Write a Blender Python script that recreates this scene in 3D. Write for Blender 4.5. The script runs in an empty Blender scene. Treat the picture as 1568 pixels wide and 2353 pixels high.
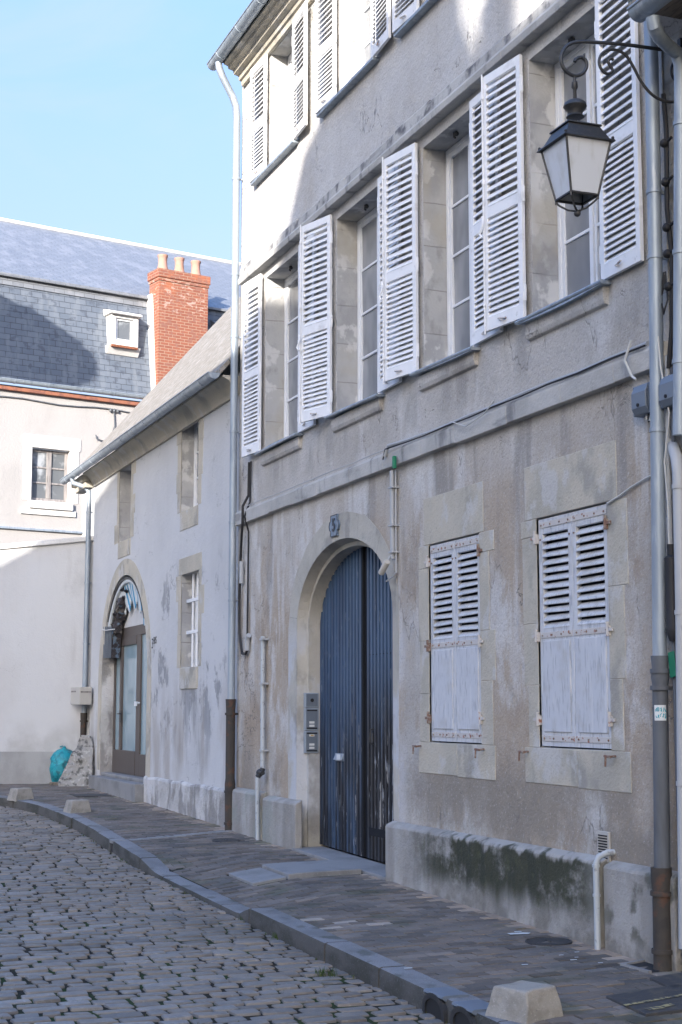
import bpy, bmesh, math, random
import numpy as np
from mathutils import Vector, Matrix, noise as mnoise

random.seed(7)
SC = bpy.context.scene
COL = SC.collection

# ------------------------------------------------------------------ camera
# The facade of the street lies in the plane y = 0, x runs along it towards the camera, z is up.
FPX, CX, CY, VX, HY = 3500.0, 784.0, 1176.5, -586.0, 1632.0     # calibration of the photograph (1568 x 2353 units)
TH = math.atan((HY - CY) / FPX)
AL = math.atan((CX - VX) / math.hypot(FPX, HY - CY))
FW = Vector((-math.cos(AL) * math.cos(TH), math.sin(AL) * math.cos(TH), math.sin(TH)))
RT = Vector((math.sin(AL), math.cos(AL), 0))
UP = RT.cross(FW)
CAM = Vector((0, -6.2603, 1.71))
cd = bpy.data.cameras.new('camera')
cam = bpy.data.objects.new('camera', cd)
COL.objects.link(cam)
cam.matrix_world = Matrix(((RT.x, UP.x, -FW.x, CAM.x), (RT.y, UP.y, -FW.y, CAM.y), (RT.z, UP.z, -FW.z, CAM.z), (0, 0, 0, 1)))
cd.sensor_fit = 'VERTICAL'; cd.sensor_height = 36.0; cd.lens = 36.0 * FPX / 2353.0
cd.clip_end = 2000
SC.camera = cam

# ------------------------------------------------------------------ sky, sun, exposure
LDIR = Vector((-1.2, 1.0, -0.49)).normalized()                  # way the sunlight travels
w = bpy.data.worlds.new('World'); SC.world = w; w.use_nodes = True
sky = w.node_tree.nodes.new('ShaderNodeTexSky')
sky.sky_type = 'NISHITA'; sky.sun_disc = False
sky.sun_elevation = math.asin(-LDIR.z); sky.sun_rotation = math.atan2(-LDIR.x, -LDIR.y)
sky.air_density = 1.0; sky.dust_density = 6.0; sky.ozone_density = 3.0
wt = w.node_tree
tc = wt.nodes.new('ShaderNodeTexCoord'); sp = wt.nodes.new('ShaderNodeSeparateXYZ'); wt.links.new(tc.outputs['Generated'], sp.inputs[0])
mr = wt.nodes.new('ShaderNodeMapRange'); mr.interpolation_type = 'SMOOTHSTEP'; wt.links.new(sp.outputs['Z'], mr.inputs['Value']); mr.inputs['From Min'].default_value = 0.0; mr.inputs['From Max'].default_value = 0.9
hz = wt.nodes.new('ShaderNodeMix'); hz.data_type = 'RGBA'; wt.links.new(mr.outputs[0], hz.inputs[0])     # pale haze low in the sky
hz.inputs[6].default_value = (.72, .56, .52, 1); hz.inputs[7].default_value = (.25, 1.0, 2.8, 1)
ad = wt.nodes.new('ShaderNodeVectorMath'); ad.operation = 'MULTIPLY_ADD'; wt.links.new(sky.outputs[0], ad.inputs[0]); ad.inputs[1].default_value = (.53, .545, .57); wt.links.new(hz.outputs[2], ad.inputs[2])
cm = wt.nodes.new('ShaderNodeMapping'); wt.links.new(tc.outputs['Generated'], cm.inputs[0]); cm.inputs['Scale'].default_value = (2.2, 5.0, 14.0); cm.inputs['Rotation'].default_value = (.35, .1, .4)
cn = wt.nodes.new('ShaderNodeTexNoise'); wt.links.new(cm.outputs[0], cn.inputs['Vector']); cn.inputs['Scale'].default_value = 1.0; cn.inputs['Detail'].default_value = 5; cn.inputs['Distortion'].default_value = .6
cr_ = wt.nodes.new('ShaderNodeMapRange'); cr_.interpolation_type = 'SMOOTHSTEP'; wt.links.new(cn.outputs[0], cr_.inputs['Value']); cr_.inputs['From Min'].default_value = .42; cr_.inputs['From Max'].default_value = .74; cr_.inputs['To Max'].default_value = .28
cmx = wt.nodes.new('ShaderNodeMix'); cmx.data_type = 'RGBA'; wt.links.new(cr_.outputs[0], cmx.inputs[0]); wt.links.new(ad.outputs[0], cmx.inputs[6]); cmx.inputs[7].default_value = (1.75, 1.8, 2.05, 1)     # faint veils of high cloud
wt.links.new(cmx.outputs[2], wt.nodes['Background'].inputs[0])
wt.nodes['Background'].inputs[1].default_value = 0.10
sl = bpy.data.lights.new('sun', 'SUN'); sl.energy = 2.2; sl.angle = math.radians(0.3); sl.color = (1.0, 0.94, 0.87)
sun = bpy.data.objects.new('sun', sl); COL.objects.link(sun)
sun.rotation_euler = LDIR.to_track_quat('-Z', 'Y').to_euler(); sun.location = (20, -30, 30)
SC.view_settings.view_transform = 'Standard'; SC.view_settings.look = 'None'
SC.view_settings.exposure = 2.28; SC.view_settings.gamma = 1.0
try:
    SC.cycles.max_bounces = 8; SC.cycles.diffuse_bounces = 4
except Exception:
    pass

# ------------------------------------------------------------------ measuring: a pixel of the photograph on a real plane
def ray(px, py): return FW * FPX + RT * (px - CX) - UP * (py - CY)
def FA(px, py, y=0.0):
    d = ray(px, py); return CAM + d * ((y - CAM.y) / d.y)
def PX(px, py, x):
    d = ray(px, py); return CAM + d * ((x - CAM.x) / d.x)

# ------------------------------------------------------------------ materials
def lin(c): return (c[0], c[1], c[2], 1.0)
class NB:
    def __init__(s, name):
        s.m = bpy.data.materials.new(name); s.m.use_nodes = True; s.t = s.m.node_tree
        s.b = s.t.nodes['Principled BSDF']
    def n(s, t, **kw):
        x = s.t.nodes.new(t)
        for k, v in kw.items(): setattr(x, k, v)
        return x
    def l(s, a, b): s.t.links.new(a, b)
    def math(s, op, a, b=None, clamp=False):
        x = s.n('ShaderNodeMath', operation=op, use_clamp=clamp)
        for i, v in enumerate((a, b)):
            if v is None: continue
            if isinstance(v, (int, float)): x.inputs[i].default_value = v
            else: s.l(v, x.inputs[i])
        return x.outputs[0]
    def ramp(s, v, lo, hi):
        x = s.n('ShaderNodeMapRange', interpolation_type='SMOOTHSTEP')
        s.l(v, x.inputs['Value']); x.inputs['From Min'].default_value = lo; x.inputs['From Max'].default_value = hi
        return x.outputs[0]
    def scaled(s, co, sc, off=0.0):
        x = s.n('ShaderNodeVectorMath', operation='MULTIPLY_ADD'); s.l(co, x.inputs[0]); x.inputs[1].default_value = sc
        x.inputs[2].default_value = (off, off * 1.7, off * .6)
        return x.outputs[0]
    def noise(s, co, sc, detail=4, off=0.0, dist=0.0, rough=.55):
        x = s.n('ShaderNodeTexNoise'); s.l(s.scaled(co, sc, off), x.inputs['Vector']); x.inputs['Scale'].default_value = 1.0
        x.inputs['Detail'].default_value = detail; x.inputs['Distortion'].default_value = dist; x.inputs['Roughness'].default_value = rough
        return x.outputs[0]
    def mix(s, fac, a, b):
        x = s.n('ShaderNodeMix', data_type='RGBA')
        if isinstance(fac, (int, float)): x.inputs[0].default_value = fac
        else: s.l(fac, x.inputs[0])
        for i, v in ((6, a), (7, b)):
            if isinstance(v, tuple): x.inputs[i].default_value = lin(v)
            else: s.l(v, x.inputs[i])
        return x.outputs[2]

def V3(a): return (a, a, a)
def mat(name, base, rough=.85, metal=0.0, spec=.3, layers=(), bumps=(), coord='pos', brick=None):
    """layers: dicts col, sc, lo, hi, fac, detail, off, dist, z=(a,b,c,d), x=(a,b,c,d); bumps: (sc, detail, height[, rough])"""
    k = NB(name)
    co = k.n('ShaderNodeNewGeometry').outputs['Position'] if coord == 'pos' else k.n('ShaderNodeTexCoord').outputs['Object']
    sep = k.n('ShaderNodeSeparateXYZ'); k.l(co, sep.inputs[0])
    col = base; heights = []
    if brick:
        cu = k.n('ShaderNodeCombineXYZ')
        for i, v in enumerate((brick['u'], brick['v'])):
            dt = k.n('ShaderNodeVectorMath', operation='DOT_PRODUCT'); k.l(co, dt.inputs[0]); dt.inputs[1].default_value = v
            k.l(dt.outputs['Value'], cu.inputs[i])
        wob = k.n('ShaderNodeVectorMath', operation='MULTIPLY_ADD')
        nz = k.n('ShaderNodeTexNoise'); nz.inputs['Scale'].default_value = brick.get('wob_sc', 3.0); k.l(co, nz.inputs['Vector'])
        k.l(nz.outputs['Color'], wob.inputs[0]); wv = brick.get('wob', .01); wob.inputs[1].default_value = (wv, wv, 0); k.l(cu.outputs[0], wob.inputs[2])
        bt = k.n('ShaderNodeTexBrick'); k.l(wob.outputs[0], bt.inputs['Vector'])
        bt.inputs['Scale'].default_value = 1.0; bt.inputs['Brick Width'].default_value = brick['w']; bt.inputs['Row Height'].default_value = brick['h']
        bt.inputs['Mortar Size'].default_value = brick.get('mortar', .006); bt.inputs['Mortar Smooth'].default_value = .2
        bt.inputs['Color1'].default_value = lin(base); bt.inputs['Color2'].default_value = lin(brick['c2']); bt.inputs['Mortar'].default_value = lin(brick['cm'])
        bt.offset = .5
        col = bt.outputs['Color']
        heights.append(k.math('MULTIPLY', bt.outputs['Fac'], -brick.get('depth', .004)))
    for L in layers:
        nv = k.noise(co, L.get('sc', (1, 1, 1)), L.get('detail', 4), L.get('off', 0.0), L.get('dist', 0.0), L.get('rough', .55))
        if 'crack' in L:     # a hairline where the noise crosses its middle value, broken up by a second noise
            m = k.math('SUBTRACT', 1.0, k.ramp(k.math('ABSOLUTE', k.math('SUBTRACT', nv, .5)), 0.0, L['crack']))
            m = k.math('MULTIPLY', m, k.ramp(k.noise(co, V3(.9), 3, L.get('off', 0) + 40), .50, .60))
        else: m = k.ramp(nv, L.get('lo', .45), L.get('hi', .6))
        for ax, key in (('Z', 'z'), ('X', 'x'), ('Y', 'y')):
            if key in L:
                a, b, c, d = L[key]; o = sep.outputs[ax]
                if 'wav' in L:
                    o = k.math('ADD', o, k.math('MULTIPLY', k.math('SUBTRACT', k.noise(co, L['wav'][0], 3, 3.3), .5), L['wav'][1]))
                if b > a: m = k.math('MULTIPLY', m, k.ramp(o, a, b))
                if d > c: m = k.math('MULTIPLY', m, k.math('SUBTRACT', 1.0, k.ramp(o, c, d)))
        col = k.mix(k.math('MULTIPLY', m, L.get('fac', 1.0)), col, L['col'])
        if 'h' in L: heights.append(k.math('MULTIPLY', m, L['h']))
    if isinstance(col, tuple): k.b.inputs['Base Color'].default_value = lin(col)
    else: k.l(col, k.b.inputs['Base Color'])
    for b in bumps:
        heights.append(k.math('MULTIPLY', k.noise(co, b[0], b[1], 5.0, 0.0, b[3] if len(b) > 3 else .6), b[2]))
    if heights:
        h = heights[0]
        for q in heights[1:]: h = k.math('ADD', h, q)
        bp = k.n('ShaderNodeBump'); bp.inputs['Strength'].default_value = 1.0; bp.inputs['Distance'].default_value = 1.0
        k.l(h, bp.inputs['Height']); k.l(bp.outputs[0], k.b.inputs['Normal'])
    k.b.inputs['Roughness'].default_value = rough; k.b.inputs['Metallic'].default_value = metal; k.b.inputs['Specular IOR Level'].default_value = spec
    return k.m

GRAIN = [(V3(95), 3, .004), (V3(30), 4, .006), (V3(3), 3, .02)]
M = {}
M['stucco'] = mat('stucco', (.50, .47, .43), .95, spec=.15, layers=[
    dict(col=(.41, .38, .34), sc=(.55, .55, .45), lo=.38, hi=.64, fac=.85, detail=8, rough=.62),
    dict(col=(.40, .325, .245), sc=(.8, 1, .6), lo=.36, hi=.58, fac=.9, z=(-.5, -.4, 3.4, 4.4), off=4, detail=9, rough=.64),
    dict(col=(.33, .265, .20), sc=(1.7, 1, 1.2), lo=.50, hi=.66, fac=.75, z=(-.5, -.4, 2.8, 4.0), off=14, detail=9, rough=.66),
    dict(col=(.58, .565, .54), sc=(1.5, 1, .75), lo=.52, hi=.64, fac=.8, off=9, detail=9, rough=.66),
    dict(col=(.60, .59, .57), sc=(2.6, 1, .35), lo=.53, hi=.66, fac=.7, off=19, detail=7, z=(1.5, 2.6, 4.23, 4.3)),
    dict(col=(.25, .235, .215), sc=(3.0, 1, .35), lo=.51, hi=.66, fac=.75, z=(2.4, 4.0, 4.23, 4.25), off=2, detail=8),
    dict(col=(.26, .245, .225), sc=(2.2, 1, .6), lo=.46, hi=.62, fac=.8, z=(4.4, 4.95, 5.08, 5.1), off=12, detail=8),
    dict(col=(.55, .54, .525), sc=(.9, 1, .5), lo=.30, hi=.56, fac=.8, z=(4.6, 5.3, 20, 21), off=33, detail=8),
    dict(col=(.38, .365, .345), sc=(1.6, 1, .45), lo=.53, hi=.68, fac=.6, z=(4.6, 5.1, 10, 11), off=28, detail=8),
    dict(col=(.24, .21, .175), sc=(1.3, 1, .9), lo=.42, hi=.60, fac=.8, z=(.3, .5, .75, 1.6), off=7, detail=9, rough=.64),
    dict(col=(.26, .23, .19), sc=(1.5, 1, 1.3), lo=.36, hi=.58, fac=.8, z=(.5, .7, 1.05, 1.32), x=(-14.0, -13.7, -10.2, -9.9), off=17, detail=9, rough=.64),
    dict(col=(.54, .53, .52), sc=(1.3, 1, 1.1), lo=.42, hi=.55, fac=.8, x=(-17.75, -17.6, -14.5, -14.1), z=(.3, .5, 2.0, 3.0), off=21, detail=8),
    dict(col=(.12, .11, .10), sc=(.55, 1, .8), crack=.0045, fac=.75, off=3.1, detail=7, rough=.6, h=-.004),
    dict(col=(.14, .13, .12), sc=(1.1, 1, .35), crack=.005, fac=.6, off=11.7, detail=6, h=-.004),
    dict(col=(.25, .23, .21), sc=V3(45), lo=.52, hi=.72, fac=.6, detail=4),
    dict(col=(.62, .60, .57), sc=V3(40), lo=.56, hi=.74, fac=.45, detail=4, off=3),
], bumps=[(V3(45), 4, .008), (V3(14), 5, .010), (V3(2.5), 3, .03)])
M['reveal_stone'] = mat('reveal_stone', (.44, .435, .425), .9, spec=.2, layers=[
    dict(col=(.33, .33, .335), sc=(1.6, 1.6, 1.6), lo=.46, hi=.60, fac=.8, detail=7),
    dict(col=(.58, .575, .56), sc=(2.6, 2.6, 2.2), lo=.53, hi=.58, fac=.9, off=11, detail=8),
    dict(col=(.26, .255, .25), sc=(3.5, 3.5, 2.2), lo=.56, hi=.66, fac=.6, off=5, detail=8),
    dict(col=(.40, .37, .31), sc=(1.2, 1.2, .8), lo=.52, hi=.64, fac=.7, off=17, detail=6)],
    brick=dict(u=(0, 1, 0), v=(0, 0, 1), w=5.0, h=.46, mortar=.006, c2=(.41, .41, .405), cm=(.30, .29, .28), depth=.004, wob=.02),
    bumps=[(V3(45), 4, .004), (V3(8), 5, .012)])
M['limestone'] = mat('limestone', (.50, .455, .37), .9, spec=.2, layers=[
    dict(col=(.38, .355, .30), sc=(1.6, 1.6, 1.3), lo=.42, hi=.66, fac=.8, detail=7),
    dict(col=(.28, .27, .245), sc=(2.4, 2.4, 1.6), lo=.53, hi=.66, fac=.7, off=5, detail=8),
    dict(col=(.52, .51, .49), sc=(4, 4, 3), lo=.54, hi=.64, fac=.7, off=11, detail=8),
    dict(col=(.32, .30, .27), sc=V3(40), lo=.56, hi=.7, fac=.5)],
    bumps=[(V3(45), 4, .006), (V3(8), 5, .012)])
M['arch_stone'] = mat('arch_stone', (.46, .43, .37), .9, spec=.2, layers=[
    dict(col=(.33, .31, .27), sc=(1.6, 1.6, 1.3), lo=.42, hi=.66, fac=.8, detail=7),
    dict(col=(.50, .51, .53), sc=(1.8, 1.8, 1.2), lo=.48, hi=.58, fac=.85, off=5, detail=8, z=(.3, .6, 2.2, 3.0)),
    dict(col=(.24, .23, .21), sc=(3, 3, 2), lo=.54, hi=.66, fac=.6, off=15, detail=8)],
    bumps=[(V3(40), 4, .005), (V3(6), 5, .02)])
M['band_stone'] = mat('band_stone', (.50, .485, .455), .9, spec=.2, layers=[
    dict(col=(.38, .37, .35), sc=(1.5, 1.5, 2), lo=.4, hi=.65, fac=.8, detail=6),
    dict(col=(.16, .16, .16), sc=(4.5, 2, .8), lo=.54, hi=.68, fac=.7, off=3, detail=9),
    dict(col=(.09, .09, .10), sc=(3.3, 2, 3), lo=.49, hi=.62, fac=.85, off=13, detail=9, z=(7.66, 7.74, 9, 9.1), wav=((5, 5, 3), .12)),
    dict(col=(.11, .11, .11), sc=(2.3, 2, 3), lo=.54, hi=.66, fac=.75, off=23, detail=9, z=(4.36, 4.42, 5, 5.1), wav=((5, 5, 3), .10)),
    dict(col=(.20, .20, .20), sc=(1.3, 2, 5), lo=.56, hi=.66, fac=.6, off=13, detail=8)],
    bumps=[(V3(40), 4, .006), (V3(6), 5, .015)])
M['plinth'] = mat('plinth', (.36, .345, .32), .95, spec=.2, layers=[
    dict(col=(.44, .43, .41), sc=(1.4, 1.4, 1.2), lo=.45, hi=.62, fac=.7, detail=7),
    dict(col=(.22, .205, .185), sc=(1.2, 1.2, .8), lo=.45, hi=.68, fac=.7, off=8, detail=7),
    dict(col=(.25, .235, .21), sc=(3, 3, .6), lo=.46, hi=.62, fac=.7, off=18, detail=7),
    dict(col=(.042, .046, .028), sc=(1.3, 1.3, 1.6), lo=.34, hi=.50, fac=.94, off=2.6, detail=9, rough=.7, x=(-14.4, -13.2, -10.8, -10.1), z=(-.04, .26, .51, .56), wav=((5, 5, 1.5), .34)),
    dict(col=(.045, .05, .04), sc=(7, 7, .8), lo=.44, hi=.62, fac=.75, off=42, detail=8, x=(-13.9, -13.4, -11.6, -10.9), z=(.1, .3, .52, .56), wav=((6, 6, 1), .25)),
    dict(col=(.10, .10, .08), sc=(3, 3, 3), lo=.5, hi=.6, fac=.8, off=22, detail=9, x=(-10.6, -10.2, -9.0, -8.9), z=(-.1, .1, .54, .6)),
    dict(col=(.28, .30, .27), sc=(2, 2, 2), lo=.5, hi=.62, fac=.6, off=31, detail=7, x=(-21, -20.5, -18.4, -18)),
    dict(col=(.16, .15, .13), sc=(4, 4, 4), lo=.42, hi=.6, fac=.7, off=51, detail=8, z=(-.5, -.4, -.02, .12), wav=((4, 4, 1), .14)),
    dict(col=(.10, .11, .06), sc=V3(7), lo=.55, hi=.68, fac=.45, off=61, detail=8, x=(-14.2, -13.4, -10.9, -10.3), z=(.05, .25, .5, .56), wav=((5, 5, 1.5), .3))],
    bumps=[(V3(45), 3, .008), (V3(12), 5, .012), (V3(2.5), 3, .03)])
M['low_render'] = mat('low_render', (.55, .55, .55), .95, spec=.15, layers=[
    dict(col=(.49, .49, .49), sc=(.6, .6, .5), lo=.42, hi=.66, fac=.8, detail=6),
    dict(col=(.22, .225, .235), sc=(1.7, 1, 1.15), lo=.53, hi=.60, fac=.72, off=6, detail=9, rough=.66, x=(-25.2, -25.0, -20.9, -20.2), z=(.9, 1.6, 3.5, 4.2), h=-.006),
    dict(col=(.26, .255, .25), sc=(2.4, 1, .55), lo=.48, hi=.62, fac=.7, off=16, detail=7, x=(-23.4, -23.1, -21.6, -21.2), z=(.6, 1.2, 2.05, 2.2)),
    dict(col=(.36, .33, .30), sc=(1.4, 1, .5), lo=.45, hi=.65, fac=.75, off=26, detail=6, z=(-.5, -.4, 1.2, 2.6)),
    dict(col=(.2, .2, .2), sc=(.6, 1, .8), crack=.004, fac=.6, off=5.3, detail=7, h=-.004),
    dict(col=(.56, .555, .55), sc=(6, 1, .7), lo=.55, hi=.7, fac=.5, off=36, detail=5)],
    bumps=[(V3(60), 3, .004), (V3(18), 4, .005), (V3(2), 3, .02)])
M['low_base'] = mat('low_base', (.46, .45, .435), .95, spec=.15, layers=[
    dict(col=(.58, .57, .56), sc=(2, 2, 1.2), lo=.46, hi=.56, fac=.8, detail=8),
    dict(col=(.24, .23, .22), sc=(2.5, 2.5, 1.4), lo=.50, hi=.62, fac=.8, off=8, detail=9, h=-.01)],
    bumps=[(V3(30), 4, .01), (V3(7), 5, .04)])
M['white_render'] = mat('white_render', (.55, .55, .55), .95, spec=.15, layers=[
    dict(col=(.42, .42, .42), sc=(1.1, 1.1, .8), lo=.56, hi=.70, fac=.5, off=14, detail=8, rough=.66),
    dict(col=(.50, .49, .48), sc=(.7, .7, .5), lo=.42, hi=.66, fac=.8, detail=6),
    dict(col=(.40, .39, .38), sc=(2.5, 2.5, .35), lo=.55, hi=.72, fac=.5, off=4, detail=6),
    dict(col=(.36, .35, .33), sc=(1.2, 1.2, 1.2), lo=.42, hi=.62, fac=.6, off=24, detail=8, z=(.3, .4, .95, 1.8), wav=((2, 2, 1), .5)),
    dict(col=(.28, .28, .28), sc=(.6, .6, .8), crack=.004, fac=.5, off=8.3, detail=7, h=-.003)], bumps=[(V3(40), 3, .004), (V3(6), 4, .008)])
M['dado'] = mat('dado', (.36, .36, .355), .95, spec=.15, layers=[dict(col=(.27, .27, .265), sc=(1.6, 1.6, 1.2), lo=.42, hi=.66, fac=.8, detail=7)], bumps=[(V3(40), 3, .006)])
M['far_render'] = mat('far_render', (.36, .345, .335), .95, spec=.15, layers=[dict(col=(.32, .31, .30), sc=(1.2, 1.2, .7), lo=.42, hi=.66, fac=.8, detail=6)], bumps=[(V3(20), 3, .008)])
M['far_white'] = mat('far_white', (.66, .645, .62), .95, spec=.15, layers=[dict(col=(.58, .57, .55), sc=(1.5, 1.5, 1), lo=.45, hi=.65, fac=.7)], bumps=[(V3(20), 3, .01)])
M['concrete'] = mat('concrete', (.33, .305, .265), .95, spec=.2, layers=[
    dict(col=(.21, .195, .165), sc=V3(7), lo=.42, hi=.66, fac=.7, detail=8), dict(col=(.44, .42, .38), sc=V3(60), lo=.55, hi=.7, fac=.5),
    dict(col=(.15, .15, .14), sc=V3(90), lo=.62, hi=.72, fac=.6)], bumps=[(V3(120), 3, .004), (V3(25), 4, .008)], coord='obj')
M['rock'] = mat('rock', (.34, .33, .31), .95, spec=.2, layers=[
    dict(col=(.10, .10, .095), sc=V3(9), lo=.5, hi=.62, fac=.85, detail=9), dict(col=(.5, .49, .46), sc=V3(14), lo=.54, hi=.66, fac=.7, off=4)],
    bumps=[(V3(30), 5, .02), (V3(8), 5, .05)])
M['shutter_white'] = mat('shutter_white', (.80, .80, .80), .6, spec=.4, layers=[
    dict(col=(.52, .51, .49), sc=(3.5, 3.5, 7), lo=.56, hi=.70, fac=.55, off=15, detail=8),
    dict(col=(.72, .73, .74), sc=(6, 6, 3), lo=.45, hi=.7, fac=.7), dict(col=(.36, .35, .34), sc=(14, 14, 9), lo=.66, hi=.73, fac=.6, off=5, detail=7)], bumps=[(V3(30), 3, .001)])
M['shutter_grey'] = mat('shutter_grey', (.54, .55, .57), .85, spec=.25, layers=[
    dict(col=(.33, .345, .37), sc=(48, 48, 6), lo=.53, hi=.63, fac=.7, detail=7, h=-.0015),
    dict(col=(.62, .62, .62), sc=(20, 20, 2.4), lo=.54, hi=.66, fac=.7, off=8, detail=6),
    dict(col=(.42, .40, .37), sc=V3(4), lo=.5, hi=.7, fac=.5, off=14)], bumps=[((60, 60, 4), 4, .002)])
M['strap'] = mat('strap', (.52, .49, .46), .8, spec=.3, layers=[dict(col=(.28, .10, .05), sc=V3(22), lo=.57, hi=.66, fac=.9, detail=6)])
M['rust'] = mat('rust', (.26, .10, .055), .9, spec=.2, layers=[dict(col=(.12, .05, .03), sc=V3(30), lo=.45, hi=.6)])
M['rust_dull'] = mat('rust_dull', (.20, .12, .09), .9, spec=.2, layers=[dict(col=(.28, .24, .2), sc=V3(30), lo=.45, hi=.6)])
M['door_blue'] = mat('door_blue', (.052, .098, .175), .55, spec=.4, layers=[
    dict(col=(.033, .058, .105), sc=(9, 9, .6), lo=.42, hi=.66, fac=.8, detail=5),
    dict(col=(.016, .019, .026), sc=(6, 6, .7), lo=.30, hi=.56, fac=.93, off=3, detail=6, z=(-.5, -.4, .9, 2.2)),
    dict(col=(.36, .38, .42), sc=(26, 26, 2.6), lo=.61, hi=.645, fac=.85, off=7, detail=7, z=(-.5, -.4, .8, 2.0), x=(-17.4, -16.6, -14, -13)),
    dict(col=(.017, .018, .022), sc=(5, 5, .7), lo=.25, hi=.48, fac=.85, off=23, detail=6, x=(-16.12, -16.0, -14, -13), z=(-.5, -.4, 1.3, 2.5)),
    dict(col=(.40, .42, .45), sc=(20, 20, 2.4), lo=.60, hi=.635, fac=.85, off=27, detail=8, x=(-16.1, -15.9, -14, -13), z=(.1, .3, 1.1, 1.6)),
    dict(col=(.22, .27, .33), sc=(55, 55, 3.5), lo=.64, hi=.68, fac=.7, off=17, detail=5)], bumps=[((50, 50, 3), 4, .0015)])
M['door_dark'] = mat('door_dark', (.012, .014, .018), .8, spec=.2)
M['zinc'] = mat('zinc', (.33, .38, .43), .5, .35, .5, layers=[
    dict(col=(.22, .26, .31), sc=(9, 9, 1.2), lo=.45, hi=.65, fac=.7, detail=6), dict(col=(.46, .49, .52), sc=(14, 14, 2), lo=.56, hi=.68, fac=.6, off=4)], bumps=[(V3(25), 3, .001)])
M['pipe_grey'] = mat('pipe_grey', (.115, .125, .14), .6, 0, .4, layers=[dict(col=(.085, .09, .1), sc=(8, 8, 2), lo=.45, hi=.65, fac=.8)])
M['cast_iron'] = mat('cast_iron', (.055, .048, .042), .75, 0, .35, layers=[dict(col=(.11, .055, .035), sc=V3(9), lo=.54, hi=.66, fac=.7, detail=7), dict(col=(.03, .03, .03), sc=V3(5), lo=.5, hi=.7, fac=.6, off=4)], bumps=[(V3(60), 3, .002)])
M['pale_pipe'] = mat('pale_pipe', (.42, .45, .47), .6, 0, .4, layers=[dict(col=(.25, .26, .27), sc=V3(18), lo=.58, hi=.66, fac=.8, detail=6)])
M['conduit'] = mat('conduit', (.38, .39, .40), .5, 0, .4)
M['black'] = mat('black', (.018, .018, .02), .6, 0, .4)
M['iron'] = mat('iron', (.035, .036, .038), .5, .2, .5, layers=[dict(col=(.07, .065, .06), sc=V3(30), lo=.5, hi=.7, fac=.6)], bumps=[(V3(60), 3, .001)])
M['white_cable'] = mat('white_cable', (.5, .5, .48), .6)
M['green'] = mat('green', (.02, .19, .10), .5)
M['teal'] = mat('teal', (.012, .30, .36), .35, 0, .5, layers=[dict(col=(.01, .14, .18), sc=V3(8), lo=.45, hi=.65)], bumps=[(V3(22), 4, .02), (V3(60), 3, .006)])
M['wood'] = mat('wood', (.20, .17, .14), .9, layers=[dict(col=(.1, .085, .07), sc=(4, 30, 30), lo=.45, hi=.65)])
M['frame_white'] = mat('frame_white', (.74, .745, .75), .5, spec=.4, layers=[dict(col=(.64, .65, .66), sc=V3(6), lo=.45, hi=.7, fac=.7)])
M['frame_wood'] = mat('frame_wood', (.27, .25, .24), .8, layers=[dict(col=(.18, .165, .16), sc=(20, 20, 3), lo=.45, hi=.65)])
M['frame_brown'] = mat('frame_brown', (.085, .07, .062), .5, spec=.4)
M['pane'] = mat('pane', (.20, .21, .225), .04, 0, .9, layers=[dict(col=(.36, .365, .37), sc=(1.6, 1.6, .9), lo=.42, hi=.66, fac=.8, detail=3), dict(col=(.09, .095, .105), sc=(1.2, 1.2, .9), lo=.52, hi=.68, fac=.8, off=6, detail=3)])
M['pane_far'] = mat('pane_far', (.13, .14, .15), .05, 0, .7, layers=[dict(col=(.42, .44, .46), sc=(1.2, 1.2, 1.2), lo=.52, hi=.62, fac=.8, off=1)])
M['pane_door'] = mat('pane_door', (.24, .34, .38), .05, 0, .8, layers=[dict(col=(.33, .42, .45), sc=(.9, .9, .5), lo=.45, hi=.6, fac=.8)])  # blue-grey reflection put into the pane colour
M['frosted'] = mat('frosted', (.58, .60, .63), .25, 0, .6, layers=[dict(col=(.46, .46, .45), sc=(9, 9, 4), lo=.48, hi=.7, fac=.7, detail=6)])
M['slate'] = mat('slate', (.105, .125, .155), .6, 0, .3, coord='obj', layers=[
    dict(col=(.165, .185, .21), sc=(4, 1, 1.2), lo=.48, hi=.68, fac=.7, detail=6), dict(col=(.065, .075, .095), sc=(5, 1, 6), lo=.56, hi=.66, fac=.6, off=6)],
    brick=dict(u=(1, 0, 0), v=(0, 0, 1.06), w=.30, h=.165, mortar=.006, c2=(.135, .155, .185), cm=(.05, .055, .065), depth=.006, wob=.012))
M['slate_sheen'] = mat('slate_sheen', (.19, .20, .215), .5, 0, .5, coord='obj', layers=[  # paler slate copy, grazing sheen put into the base colour
    dict(col=(.235, .24, .255), sc=(3, 1, 3), lo=.48, hi=.66, fac=.7, detail=6)],
    brick=dict(u=(1, 0, 0), v=(0, .83, .56), w=.28, h=.13, mortar=.006, c2=(.16, .17, .185), cm=(.10, .105, .115), depth=.008, wob=.012))
M['tile'] = mat('tile', (.27, .24, .205), .9, 0, .2, layers=[
    dict(col=(.36, .34, .31), sc=V3(6), lo=.5, hi=.64, fac=.7, detail=7), dict(col=(.28, .25, .22), sc=V3(9), lo=.54, hi=.66, fac=.6, off=5, detail=7)],
    brick=dict(u=(1, 0, 0), v=(0, .66, .75), w=.17, h=.11, mortar=.007, c2=(.23, .20, .165), cm=(.12, .145, .13), depth=.012, wob=.012))
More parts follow.
